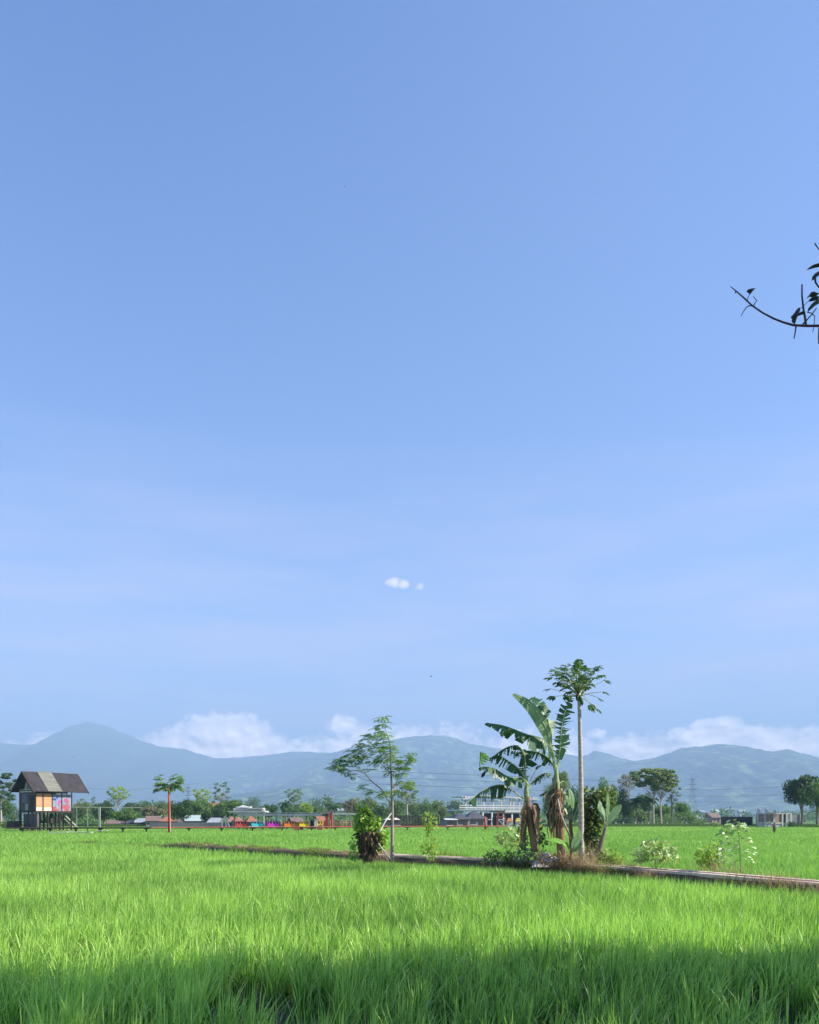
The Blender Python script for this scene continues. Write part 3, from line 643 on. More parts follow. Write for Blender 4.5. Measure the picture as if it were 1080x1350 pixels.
# ------------------------------------------------------------------ papaya
def palm_leaf(mb, c, d, n, rad, var, lobes=9):
    """a deeply lobed papaya leaf: c centre, d forward, n normal"""
    d = Vector(d).normalized(); n = (Vector(n) - d * Vector(n).dot(d)).normalized(); w = d.cross(n)
    for i in range(lobes):
        a = (i - (lobes - 1) / 2) * (2.45 / (lobes - 1)) * 1.15; u = d * math.cos(a) + w * math.sin(a)
        u = (u - Vector((0, 0, U(.05, .4)))).normalized(); s = u.cross(n).normalized(); L = rad * (1.15 - .18 * abs(i - (lobes - 1) / 2)) ; v = max(0, min(1, var + U(-.2, .2)))
        q = [c, c + u * L * .35 + s * L * .09, c + u * L * .62 + s * L * .20, c + u * L, c + u * L * .62 - s * L * .20, c + u * L * .35 - s * L * .09]
        q[3] -= Vector((0, 0, rad * .15)); mb.poly([q[0], q[1], q[2], q[5]], v); mb.poly([q[5], q[2], q[3], q[4]], v)
def papaya(name, base, top, Y, r0, r1, leaves, rad, label, cat='papaya tree', trunkm='bark_pale', mid=None, lm='lf_pap'):
    t = thing(name, (base.x, base.y, 0 if base.z < .3 else .3), label, cat)
    pts = [base] + ([mid] if mid else []) + [top]
    stem(t, pts, [r0, (r0 + r1) / 2, r1], trunkm, 'trunk', n=10, rough=.03)
    for px, py, dy in leaves:
        c = P(px, py, Y + dy); s = top + Vector((U(-.04, .04), U(-.04, .04), U(-.15, .12))); dd = c - s
        q = MB(); q.tube([s, s + dd * .5 + Vector((0, 0, .04 * dd.length)), c], [.012, .010, .007], 4)
        q2 = MB(); palm_leaf(q2, c - dd * .0, Vector((dd.x, dd.y, dd.z * .5 - .15)), Vector((0, 0, 1)) + dd.normalized() * .5 + Vector((0, -.45, 0)) + rdir() * .4, rad * U(.85, 1.15), .25 + .6 * random.random() ** 2)
        lf = build('leaf', q2, lm, t); build('petiole', q, 'ptl', lf)
    return t
YP = 25.6
top = P(763.5, 914, YP)
lv = [(728, 893, .1), (725, 908, .2), (731, 918, -.2), (739, 903, .4), (735, 884, -.3), (745, 881, .5), (754, 878, -.5), (765, 876, .4), (773, 884, -.4), (786, 880, .3), (789, 891, -.3), (797, 897, .2), (779, 902, .5), (795, 912, -.1), (789, 920, .3), (778, 929, -.4), (787, 934, -.2), (747, 904, -.6), (752, 890, -.2), (741, 894, -.5), (752, 911, .3), (760, 888, -.6), (768, 890, .6), (757, 897, .7), (773, 897, -.7), (764, 882, -.2), (750, 917, -.4), (762, 898, -.7), (755, 903, -.5), (744, 889, .1), (770, 903, .4), (782, 893, .7), (760, 893, .1), (766, 896, -.3), (758, 883, .3), (749, 884, .2), (734, 889, .2), (772, 895, -.2), (767, 884, .1), (753, 896, .2), (776, 889, .1), (742, 886, -.2), (764, 901, .5), (747, 897, -.3)]
pt = papaya('papaya_tree', P(766.5, 1134, YP), top, YP, .095, .052, lv + [(x + U(-7, 7), y + U(-5, 5), -z + U(-.3, .3)) for x, y, z in lv if y < 912 and 735 < x < 790], .265, 'tall papaya tree with a bare pale trunk rising from the dike', mid=P(766, 1030, YP))
q = MB()
for px, py in ((766.5, 923), (767.5, 926), (761, 920), (765, 920)):
    c = P(px, py, YP - .05); q.tube([c + Vector((0, 0, .09)), c + Vector((0, 0, .05)), c - Vector((0, 0, .03)), c - Vector((0, 0, .1))], [.012, .045, .05, .012], 7)
build('fruit', q, 'lf_pap', pt, smooth=True)

# ------------------------------------------------------------------ sapling with feathery leaves
YS = 29.0
sp = thing('sapling', G(516, YS, .3), 'slender young tree with feathery leaves and side branches reaching left', 'young tree')
stem(sp, [P(517, 1136, YS), P(517.5, 1090, YS), P(517, 1046, YS), P(515.5, 1018, YS), P(514, 981, YS), (P(504, 950, YS))], [.068, .056, .045, .03, .017, .006], 'bark_mid', 'trunk', rough=.03)
brs = [([(516, 1062), (504, 1042), (490, 1030), (478, 1018), (458, 1015), (440, 1012)], .035, -.5), ([(490, 1030), (476, 1026), (462, 1018)], .014, -.3), ([(515.5, 1020), (504, 1008), (490, 999), (474, 998), (460, 1003)], .022, .5), ([(514.5, 1000), (504, 990), (490, 984), (478, 984)], .014, -.4),
       ([(514, 985), (506, 974), (498, 970)], .01, .3), ([(517, 1042), (524, 1028), (528, 1012), (536, 1000), (542, 994)], .02, -.3), ([(517, 1048), (523, 1035), (532, 1032), (543, 1034)], .014, .5), ([(516, 1058), (506, 1048), (496, 1045), (484, 1040)], .012, .3), ([(528, 1012), (538, 1006), (546, 1003)], .01, .2), ([(515, 1010), (520, 1000), (522, 992)], .012, -.5)]
ends = []
for pl, r, dy in brs:
    nn = len(pl); pts = [P(x, y, YS + dy * i / (nn - 1)) for i, (x, y) in enumerate(pl)]
    stem(sp, pts, [r * .8, r * .5, r * .2], 'bark_mid', 'branch', n=6)
def frond(mb, p, d, L, var, pairs=11):
    d = Vector(d).normalized(); side = d.cross(Vector((0, 0, 1))).normalized() if abs(d.z) < .95 else Vector((1, 0, 0)); pt_ = Vector(p)
    for i in range(pairs):
        t = (i + 1) / pairs; dd = (d - Vector((0, 0, t * .9))).normalized(); pt_ = pt_ + dd * L / pairs; l = L * .42 * math.sin(math.pi * (.2 + .75 * t)) 
        for sg in (-1, 1):
            e = pt_ + side * sg * l + dd * l * .4 - Vector((0, 0, l * .25)); wv = dd * L * .042; v = max(0, min(1, var + U(-.2, .2)))
            mid_ = (pt_ + e) / 2 + Vector((0, 0, l * .08)); mb.poly([pt_, mid_ + wv, e, mid_ - wv], v)
cl = [(504, 947, 6), (506, 955, 8), (499, 960, 11), (509, 968, 10), (495, 970, 12), (486, 976, 12), (478, 984, 11), (510, 980, 12), (498, 984, 14), (489, 990, 12), (466, 992, 11), (457, 1000, 10), (446, 1008, 10), (438, 1011, 7), (468, 1003, 12), (482, 1003, 11), (455, 1016, 9), (462, 1020, 8), (508, 998, 14), (500, 1004, 12), (518, 1003, 11), (528, 1003, 10), (541, 996, 8), (545, 1002, 6), (524, 1014, 10), (536, 1012, 8), (481, 1038, 9), (490, 1043, 7), (514, 1014, 9), (534, 1032, 10), (544, 1036, 7), (506, 1046, 9), (516, 1046, 9), (527, 1046, 6), (514, 990, 12), (474, 995, 9), (487, 1015, 5), (520, 985, 6), (450, 1004, 8), (530, 1022, 8)]
q = MB()
for px, py, r in cl:
    for i in range(int(r * 1.35)):
        c = P(px + U(-r, r) * .6, py + U(-r, r) * .5, YS + U(-.45, .45)); a = U(0, 6.28)
        d = Vector((math.cos(a) - .35, math.sin(a), U(-.15, .5))); frond(q, c, d, U(.22, .36), .25 + .6 * random.random())
build('crown', q, 'lf_sap', sp)

# bare sticks propping the sapling
pl = thing('prop_stick', G(500, YS - .3, .4), 'bare pale stick leaning up against the sapling above its bushy neighbour', 'stick')
q = MB(); q.tube([P(501, 1096, YS - .5), P(508, 1083, YS - .35), P(516, 1072, YS - .12)], [.03, .026, .02], 6); build('pole', q, 'stick', pl)
pl = thing('prop_stick', G(498, YS - .3, .4), 'bare pale stick lying against the foot of the sapling', 'stick')
q = MB(); q.tube([P(499, 1112, YS - .6), P(506, 1122, YS - .45), P(515, 1133, YS - .25)], [.02, .028, .035], 6); build('pole', q, 'stick', pl)

# ------------------------------------------------------------------ leafy plants
def cloud_leaves(mb, spec, Y, n, L, W, up=.5, dr=.4, vbias=0, sun=True):
    """spec: list of (px, py, rx, ry, depth) blobs, leaves spread mostly near their surface"""
    tot_ = sum(a[2] * a[3] for a in spec)
    for px, py, rx, ry, dz in spec:
        for i in range(int(n * rx * ry / tot_)):
            d = rdir(); r = U(.45, 1.05) ** .6
            c = P(px + d.x * rx * r, py - d.z * ry * r, Y + d.y * dz * r)
            nrm = (Vector((0, 0, up)) + d * .6 + rdir() * .7).normalized(); dd = (d + rdir() * .8 - Vector((0, 0, dr))).normalized()
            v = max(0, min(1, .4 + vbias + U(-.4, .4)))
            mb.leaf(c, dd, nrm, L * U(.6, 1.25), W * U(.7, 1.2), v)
YV = 29.3
v1_ = thing('vine_covered_stump', G(485, YV, .3), 'leafy vine heaped over a withered brown stump left of the sapling', 'shrub')
q = MB(); q.tube([P(487, 1134, YV), P(484, 1112, YV), P(486, 1085, YV), P(482, 1066, YV)], [.16, .13, .12, .05], 8); build('trunk', q, 'bark_dark', v1_)
q = MB(); cloud_leaves(q, [(476, 1079, 8, 9, .3), (474, 1089, 6, 7, .3), (480, 1074, 9, 8, .35), (492, 1084, 9, 8, .3), (485, 1090, 12, 8, .35), (499, 1094, 5, 6, .25), (478, 1066, 5, 5, .15), (464, 1112, 3, 5, .15), (466, 1126, 4, 6, .15), (506, 1104, 5, 6, .2), (503, 1112, 5, 6, .2)], YV, 760, .17, .12, up=.8, vbias=.12); build('foliage', q, 'lf_vine', v1_)
q = MB(); cloud_leaves(q, [(484, 1104, 12, 12, .35), (489, 1098, 10, 10, .3), (487, 1122, 8, 10, .3), (497, 1108, 6, 10, .2)], YV, 480, .26, .07, up=0, dr=1.6, vbias=-.15); build('dead_leaves', q, 'lf_dead', v1_)
q = MB(); cloud_leaves(q, [(480, 1103, 10, 14, .3), (484, 1118, 9, 14, .3)], YV + .1, 200, .2, .09, up=0, dr=1.2, vbias=-.4); build('shaded_foliage', q, 'lf_dark', v1_)  # darker leaf colour stands in for shade inside the vine

YW = 26.8
v2_ = thing('vine_column', G(784, YW, .3), 'dark column of climbing vine leaves right behind the papaya trunk', 'climbing vine')
q = MB(); q.tube([P(779, 1132, YW), P(781, 1100, YW), P(785, 1060, YW), P(787, 1045, YW)], [.07, .06, .05, .03], 7); build('stem', q, 'bark_dark', v2_)
q = MB(); cloud_leaves(q, [(790, 1052, 14, 11, .45), (797, 1050, 12, 9, .4), (786, 1068, 16, 13, .5), (800, 1062, 10, 10, .35), (782, 1085, 13, 13, .4), (779, 1102, 9, 13, .3), (781, 1118, 8, 10, .3), (776, 1048, 6, 8, .2), (806, 1043, 5, 6, .2)], YW, 1500, .16, .10, up=.4, vbias=-.05); build('foliage', q, 'lf_olive', v2_)
q = MB(); cloud_leaves(q, [(786, 1070, 13, 16, .35), (780, 1095, 9, 18, .3)], YW, 420, .17, .11, vbias=-.3); build('shaded_foliage', q, 'lf_dark', v2_)  # second, darker leaf set paints the shaded inside of the column

def shrub(name, px, base, Y, spec, n, L, W, m, label, stems, cat='shrub', bz=.36, sm='ptl', sr=.012, up=.8, vb=0, group=None, dr=.3):
    t = thing(name, G(px, Y, bz), label, cat, group); b = G(px, Y, bz)
    for i, s in enumerate(stems):
        q = MB(); e = P(s[0], s[1], Y + U(-.2, .2)); q.tube([b + Vector((U(-.06, .06), U(-.05, .05), -.04)), (b + e) / 2 + Vector((U(-.05, .05), 0, .05)), e], [sr, sr * .8, sr * .4], 5); build('stem', q, sm, t)
    q = MB(); cloud_leaves(q, spec, Y, n, L, W, up=up, vbias=vb, dr=dr); build('foliage', q, m, t)
    return t
YQ = 22.6
shrub('cassava_shrub', 864, 0, YQ, [(848, 1121, 10, 8, .3), (862, 1116, 12, 9, .35), (876, 1120, 11, 9, .3), (866, 1127, 16, 9, .4), (884, 1130, 8, 7, .25), (843, 1129, 7, 6, .2)], 330, .16, .085, 'lf_pale_glint', 'bushy yellow-green shrub with glinting leaves, left of the two at the right of the channel', [(850, 1122), (860, 1112), (868, 1110), (876, 1120), (884, 1128)], vb=.05)
shrub('weedy_shrub', 940, 0, 21.8, [(930, 1124, 8, 7, .25), (944, 1122, 9, 8, .3), (938, 1132, 13, 9, .3), (926, 1133, 7, 6, .2)], 210, .14, .075, 'lf_yel', 'low yellow-green shrub at the left foot of the tall glinting plant', [(932, 1120), (944, 1118), (938, 1128), (950, 1128)])
t = thing('leafy_stalk_plant', G(975, 21.0, .36), 'tall thin plant with glinting white-lit leaves over the channel at right', 'plant')
q = MB(); q.tube([G(977, 21, .33), P(976, 1125, 21), P(974, 1100, 21), P(972, 1088, 21)], [.016, .014, .011, .006], 6); build('stem', q, 'ptl', t)
q = MB()
for px, py, w in [(970, 1088, 12), (962, 1091, 9), (978, 1092, 9), (955, 1096, 8), (985, 1097, 7), (969, 1095, 10), (975, 1086, 9), (960, 1104, 9), (952, 1110, 8), (988, 1106, 8), (978, 1104, 7), (954, 1118, 9), (951, 1125, 8), (991, 1116, 8), (973, 1117, 8), (985, 1110, 8), (962, 1112, 7), (956, 1130, 8), (992, 1126, 8), (968, 1128, 8), (959, 1137, 8), (983, 1131, 7), (951, 1134, 7), (990, 1134, 7), (964, 1120, 6), (980, 1122, 7), (966, 1086, 10), (958, 1122, 7), (946, 1116, 6), (987, 1121, 6), (970, 1137, 6)]:
    s = 1 if px > 973 else -1; c = P(px, py, 21 + U(-.25, .25)); 
    for k in range(2):
        q.leaf(c + rdir() * .05, Vector((s * U(.6, 1), U(-.5, .5), U(-.35, .1))), Vector((U(-.1, .6), -.6, 1)), w / F * 21 * U(.7, 1.0), w / F * 21 * .5, U(.0, 1), curl=.2)
    if py < 1100:
        for k in range(5): q.leaf(c + rdir() * .12, rdir() + Vector((s, 0, -.3)), Vector((0, -.3, 1)) + rdir() * .5, .17, .10, U(0, .4))
    q.tube([P(975, py - 3, 21), (P(975, py - 4, 21) + c) / 2, c], [.006, .005, .004], 4, var=.4)
build('foliage', q, 'lf_glint', t)
shrub('slender_shrub', 567, 0, 28.6, [(565, 1080, 7, 7, .25), (570, 1086, 6, 6, .2), (562, 1090, 5, 5, .2), (568, 1098, 4, 5, .15), (568, 1112, 5, 7, .15), (563, 1119, 6, 6, .2), (572, 1120, 6, 6, .2), (566, 1127, 9, 5, .3)], 260, .15, .07, 'lf_yel', 'slender yellowish weed standing over the left stretch of the concrete channel', [(566, 1078), (570, 1100), (563, 1112)], cat='plant', vb=.1)
shrub('pale_shrub', 674, 0, 28.2, [(662, 1103, 7, 7, .25), (674, 1100, 10, 8, .3), (685, 1106, 8, 7, .3), (670, 1110, 10, 6, .3), (688, 1114, 6, 6, .2)], 330, .14, .075, 'lf_pale_glint', 'pale leafy shrub just left of the shorter banana stem', [(664, 1102), (674, 1098), (684, 1104)], vb=.15)
shrub('low_weed_patch', 660, 0, 26.9, [(652, 1127, 10, 5, .4), (668, 1129, 8, 4, .4), (645, 1131, 7, 4, .3), (672, 1126, 6, 4, .3)], 260, .13, .06, 'lf_mid', 'low green weeds hugging the channel left of the banana clump', [(655, 1124), (668, 1126)], cat='weeds')
shrub('green_shrub', 700, 0, 26.4, [(693, 1126, 9, 6, .35), (702, 1124, 8, 5, .35), (712, 1128, 8, 5, .3), (684, 1130, 7, 5, .3)], 300, .15, .05, 'lf_graygreen', 'grey-green spiky weeds in front of the shorter banana stem', [(693, 1122), (706, 1122)], cat='weeds')
shrub('dark_shrub', 712, 0, 27, [(690, 1108, 5, 8, .2), (712, 1100, 5, 7, .2), (716, 1108, 4, 6, .2), (688, 1094, 4, 8, .2)], 150, .15, .08, 'lf_mid', 'small dark green shrub wrapped round the shorter banana stem', [(690, 1100), (713, 1098)])
shrub('yellow_weed', 806, 0, 24.8, [(801, 1127, 7, 6, .25), (812, 1130, 8, 6, .3), (806, 1136, 10, 5, .3), (818, 1136, 5, 4, .2)], 240, .14, .07, 'lf_yel', 'low green and yellow weed right of the small leaning banana plant', [(802, 1124), (812, 1128)], cat='weeds')
shrub('bank_weed', 779, 0, 24.9, [(772, 1130, 6, 4, .25), (785, 1131, 8, 4, .25), (793, 1128, 6, 4, .2)], 160, .12, .05, 'lf_brown', 'withered brown weed at the foot of the papaya trunk', [(772, 1128), (786, 1128)], cat='weeds')
t = thing('covered_heap', G(722, 25.9, .3), 'crumpled pale sheeting heaped over dead leaves beside the banana stems', 'heap')
q = MB(); cx0, cz0 = 722, 1131
for j in range(9):
    for i in range(23):
        u = i / 22 * 2 - 1; v = j / 8; h = (1 - u * u) ** .6 * math.sin(v * math.pi) ** .7 * .36 * (1 + .5 * noise.noise(Vector((u * 3, v * 3, 2))))
        c = G(cx0 + u * 21, 25.6 + v * .8, .38 + h); q.v.append(tuple(c + Vector((0, 0, .05 * noise.noise(Vector((u * 9, v * 9, 4)))))))
for j in range(8):
    for i in range(22): a = j * 23 + i; q.face((a, a + 1, a + 24, a + 23))
build('sheeting', q, 'plastic', t)
q = MB(); cloud_leaves(q, [(728, 1133, 15, 4, .3), (741, 1132, 9, 5, .3), (715, 1130, 9, 4, .3), (757, 1134, 16, 4, .3)], 25.3, 260, .22, .045, up=.6, vbias=.1); build('dead_leaves', q, 'lf_dead', t)
# ------------------------------------------------------------------ stilt hut
HX, HY = -51.0, 108.0
ua = Vector((.57, .822, 0)).normalized(); wa = Vector((.822, -.57, 0)).normalized(); Z = Vector((0, 0, 1))
def H(u, w_, z): return Vector((HX, HY, 0)) + ua * u + wa * w_ + Z * z
hut = thing('stilt_hut', H(4, 0, 0), 'wooden hut on stilts with a dark pitched roof and bright woven and painted wall panels', 'hut')
def hbox(name, u0, u1, w0, w1, z0, z1, m, parent=hut, mb=None):
    q = mb or MB(); q.box(H((u0 + u1) / 2, (w0 + w1) / 2, (z0 + z1) / 2), (abs(u1 - u0), abs(w1 - w0), abs(z1 - z0)), ax=(ua, wa, Z))
    return q if mb else build(name, q, m, parent)
RZ, EZ, RW, RL = 8.1, 5.45, 2.65, 8.15
q = MB()
for s in (1, -1):
    n_ = 54
    for i in range(n_):      # corrugated sheet
        u0, u1 = RL * i / n_, RL * (i + 1) / n_; b = .03 if i % 2 else 0
        b2_ = 0 if i % 2 else .03
        q.poly([H(u0, 0, RZ + b), H(u1, 0, RZ + b2_), H(u1, s * RW, EZ + b2_), H(u0, s * RW, EZ + b)])
        q.poly([H(u0, 0, RZ + b - .07), H(u1, 0, RZ + b2_ - .07), H(u1, s * RW, EZ + b2_ - .07), H(u0, s * RW, EZ + b - .07)])
roof = build('roof', q, 'roof_dark', hut)
q = MB()
for i in range(12):
    t0, t1 = i / 12, (i + 1) / 12 + .01; u0, u1 = 2.15, 4.2
    q.poly([H(u0, RW * t0, RZ - (RZ - EZ) * t0 + .07 + .02), H(u1, RW * t0, RZ - (RZ - EZ) * t0 + .09), H(u1, RW * t1, RZ - (RZ - EZ) * t1 + .07), H(u0, RW * t1, RZ - (RZ - EZ) * t1 + .07)])
build('patched_sheet', q, 'bamboo_roof', roof)
for s in (0, RL):
    for sg in (1, -1):
        q = MB(); q.bar(H(s, 0, RZ - .1), H(s, sg * RW, EZ - .1), .05, .2); build('barge_board', q, 'wood_dark', roof)
FZ = 2.85; U0, U1, W1 = .85, 6.05, 1.85
hbox('floor', U0 - .1, U1 + .1, -W1 - .1, W1 + .15, FZ - .16, FZ, 'wood_dark')
hbox('wall', U0 + .06, U1 - .06, -W1, -W1 + .08, FZ, EZ + .5, 'wood_grey')
# camera-facing gable wall: planks with a dark window and a glimpse of light panels
gw = hbox('gable_wall', U0, U0 + .08, -W1 + .09, W1 - .1, FZ, EZ + .1, 'wood_grey')
hbox('window', U0 - .03, U0 - .003, -1.3, -.1, FZ + 1.1, FZ + 2.3, 'glass', gw)
hbox('window_panel', U0 - .03, U0 - .003, -.6, .1, FZ + .15, FZ + 1.0, 'beige', gw)
hbox('door', U0 - .03, U0 - .003, .5, 1.45, FZ + .05, FZ + 2.1, 'wood_dark', gw)
q = MB(); q.poly([H(U0 + .1, -W1 + .1, EZ + .1), H(U0 + .1, W1 - .1, EZ + .1), H(U0 + .1, 0, RZ - .2)]); 
g2 = build('gable_panel', q, 'wood_dark', hut)
q = MB(); q.poly([H(U0 + .07, -.95, EZ + .3), H(U0 + .07, -.12, EZ + .3), H(U0 + .07, -.12, EZ + 1.75), H(U0 + .07, -.5, EZ + 1.5)]); q.poly([H(U0 + .07, .05, EZ + .3), H(U0 + .07, 1.1, EZ + .3), H(U0 + .07, .15, EZ + 1.5)]); build('light_panel', q, 'beige', g2)
q = MB(); q.bar(H(U0 - .02, -W1 - .1, EZ), H(U0 - .02, W1 + .1, EZ), .1, .16); q.bar(H(U0 - .02, -W1 - .1, EZ + .25), H(U0 - .02, W1 - .3, EZ + .25), .06, .08); build('tie_beam', q, 'stick', hut)
L5 = U1 - U0
def pan(name, a, b, z0, z1, m, w=0): return hbox(name, U0 + L5 * a, U0 + L5 * b, W1 + w, W1 + .05 + w, FZ + z0, FZ + z1, m)
pan('wall_panel', .01, .165, .55, 2.35, 'weave'); pan('wall_panel', .22, .43, .55, 2.35, 'weave')
pan('wall_panel', .01, .165, .06, .53, 'cream'); pan('wall_panel', .22, .43, .06, .53, 'cream')
pan('wall_panel', .167, .218, .0, 2.35, 'tile_brown', -.03)
def mural(name, a, b, cols):
    q = MB(); n_ = len(cols); k = len(cols[0]); ids = []
    for j, row in enumerate(cols):
        for i, c_ in enumerate(row):
            if c_ not in ids: ids.append(c_)
            q.cm = ids.index(c_); u0 = U0 + L5 * (a + (b - a) * i / k); u1 = U0 + L5 * (a + (b - a) * (i + 1) / k); z1 = FZ + 2.3 - 2.24 * j / n_; z0 = FZ + 2.3 - 2.24 * (j + 1) / n_
            sk_ = .06
            q.poly([H(u0, W1 + .04, z0), H(u1, W1 + .04, z0), H(u1 + (sk_ if i < k - 1 else 0), W1 + .04, z1), H(u0 + (sk_ if i else 0), W1 + .04, z1)])
    q.cm = 0
    return build(name, q, ids, hut)
mural('painted_panel', .46, .70, [['mural_w'] * 5, ['mural_w', 'mural_b', 'navy', 'mural_b', 'mural_w'], ['navy', 'navy', 'mural_b', 'mural_b', 'mural_w'], ['mural_w', 'mural_b', 'mural_w', 'purple', 'pink'], ['mural_w', 'mural_w', 'mural_b', 'pink', 'mural_w'], ['mural_w', 'mural_b', 'mural_w', 'pink', 'mural_b'], ['red', 'tile', 'mural_w', 'mural_w', 'pink'], ['pink', 'red', 'tile', 'pink', 'mural_w']])['label'] = 'painted panel in blue, white and pink patches'
mural('painted_panel', .73, .975, [['mural_w'] * 5, ['mural_w', 'mural_w', 'mural_w', 'mural_w', 'mural_w'], ['mural_w', 'pink', 'purple', 'mural_w', 'mural_w'], ['mural_b', 'pink', 'pink', 'pink', 'mural_w'], ['mural_w', 'mural_w', 'pink', 'mural_w', 'mural_w'], ['pink', 'pink', 'pink', 'pink', 'mural_w'], ['pink', 'red', 'pink', 'pink', 'mural_w'], ['mural_w', 'pink', 'red', 'pink', 'mural_w']])['label'] = 'painted panel mostly in pink'
for a in (0, .445, .715, 1.0):
    q = MB(); q.bar(H(U0 + L5 * a, W1 + .03, FZ - .1), H(U0 + L5 * a, W1 + .03, EZ + .75 * .3), .11); build('corner_post', q, 'wood_dark', hut)
for u in (U0, U1):
    q = MB(); q.bar(H(u, -W1 - .05, 0), H(u, -W1 - .05, EZ + .2), .12); build('corner_post', q, 'wood_dark', hut)
for u in (U0 + .1, U0 + 1.7, U0 + 3.4, U1 - .05):
    for w_ in (-W1, 0, W1):
        q = MB(); q.bar(H(u, w_, 0), H(u, w_, FZ - .1), .17); build('stilt', q, 'wood_dark', hut)
hbox('ground_room', U0 + .05, U0 + .55, -W1 + .75, W1 - .1, .45, FZ - .35, 'wood_grey')
hbox('low_deck', U0 - 1.2, U0 + 5.2, -W1 - .7, W1 + .4, .55, .72, 'wood_dark')
for u in np.arange(U0 - 1.1, U0 + 5.2, .9):
    q = MB(); q.bar(H(u, W1 + .35, 0), H(u, W1 + .35, .6), .16); build('deck_post', q, 'bark', hut)
hbox('side_bench', U0 - 1.2, U0 - .2, -W1 - 1.1, -W1 + .8, .7, 1.55, 'wood_dark')
for k in range(2):
    q = MB(); q.bar(H(U1 - .6 + k * .0, -.3 + k * 1.0, FZ - .2), H(U1 + 1.6, -.3 + k * 1.0, .7), .09, .2); build('stair_stringer', q, 'pale_pole', hut)
q = MB()
for k in range(8):
    t_ = k / 8; q.box(H(U1 - .6 + 2.2 * t_, .2, FZ - .2 - (FZ - .9) * t_), (.26, .95, .05), ax=(ua, wa, Z))
build('stair_tread', q, 'wood_dark', hut)
for k in range(5):
    a = H(U1 - 3.2 + k * .75, 1.2 - k * .2, FZ - .25)
    q = MB(); q.box(a - Z * (.5 + .2 * (k % 2)), (.35, .3, .9 + .35 * (k % 2)), ax=(ua, wa, Z)); 
    if k in (1, 3): build('hanging_board', q, 'wood_dark', hut)

# posts and top rail right of the hut
fr = thing('pole_frame', G(123, 100), 'pale pole frame with a thin top rail standing right of the stilt hut', 'frame')
for px, w_ in ((115.5, .09), (131, .24), (101, .08)):
    q = MB(); q.bar(G(px, 100, .3), G(px, 100, ZP(1064.5, 100)), w_); build('post', q, 'pale_pole', fr)
q = MB(); q.bar(P(92, 1064, 99.5), P(188, 1064.8, 101.5), .09); build('top_rail', q, 'pale_pole', fr)

# walkway (raised track across the paddies)
wk = thing('raised_walkway', G(330, 104), 'long low walkway on short posts crossing the far paddies in front of the park', 'walkway')
wpts = [(8, 99), (60, 99), (140, 99.5), (200, 100), (300, 104), (400, 108), (480, 112), (560, 116), (645, 120), (668, 122)]
q = MB()
ZW = .78
def wx(px): return float(np.interp(px, [a for a, b in wpts], [b for a, b in wpts]))
q.tube([G(a, b, ZW) for a, b in wpts[:4]], .07, 4); build('rail', q, 'wood_dark', wk)
q = MB(); q.tube([G(a, b, ZW) for a, b in wpts[3:]], .06, 4); build('rail', q, 'redo', wk)['label'] = 'reddish painted stretch of the rail'
q = MB()
for i in range(len(wpts) - 1):
    a = G(wpts[i][0], wpts[i][1] + .5, ZW - .09); b = G(wpts[i + 1][0], wpts[i + 1][1] + .5, ZW - .09); q.bar(a, b, .9, .06)
build('deck', q, 'tile_brown', wk)
for px in (30, 66, 100, 133, 162, 193, 249, 292, 333, 372, 411, 442, 475, 507, 537, 565, 590.5, 616, 641):
    q = MB(); yy = wx(px); q.bar(G(px, yy + .1, 0), G(px, yy + .1, ZW - .1), .16); q.bar(G(px - 3, yy + .1, ZW - .14), G(px + 3, yy + .1, ZW - .14), .1); build('post', q, 'wood_dark', wk)
for nm, px, Y, w_, d_, lab, r_ in (('fallen_board', 98, 88, 1.7, .5, 'pale board lying at the paddy edge, nearest the hut steps', .2), ('fallen_board', 113, 86, 1.5, .5, 'pale board lying right of another in the paddy, in front of the stilt hut', -.2), ('fallen_board', 134, 97, 1.4, .5, 'pale plank lying at the foot of the pole frame', .1), ('fallen_board', 77, 86, 2.0, .4, 'long faded board lying left of the two bright boards in the paddy', .05)):
    q = MB(); q.box(G(px, Y, .46), (w_, d_, .06), rot=r_); tag(build(nm, q, 'stick', loc=G(px, Y, .43)), lab, 'board')
rp = MB(); rp.tube([G(223, 92, 0), P(223.2, 1060, 92), P(222.5, 1042, 92)], [.13, .12, .10], 8); rp.tube([P(222.5, 1042, 92), P(222.5, 1039, 92)], [.11, .10], 8)
tag(build('painted_pole', rp, 'red', loc=G(223, 92), smooth=True), 'tall red painted pole standing in the paddy under the papaya crown at left', 'pole')
rp = MB(); rp.tube([G(640, 118, 0), P(640, 1077, 118)], [.14, .12], 8); rp.bar(P(638, 1094, 118), P(642, 1094, 118), .1)
tag(build('painted_pole', rp, 'red', loc=G(640, 118), smooth=True), 'short red painted pole in front of the white two-storey frame building', 'pole')
YQ2 = 93.5; top2 = P(223, 1036, YQ2); random.seed(12)
lv2 = []
for i in range(48):
    a = i * 2.4; e = U(-.2, 1.1); r_ = U(.55, 1); lv2.append((223 + math.cos(a) * 15.5 * r_, 1034 - e * 12 + (1 - math.sin(max(e, 0))) * 4 * r_, math.sin(a) * 1.5 * r_))
papaya('papaya_tree', G(224, YQ2), top2, YQ2, .13, .1, lv2, .80, 'papaya tree with a rounded crown directly behind the tall red pole', lm='lf_mid')

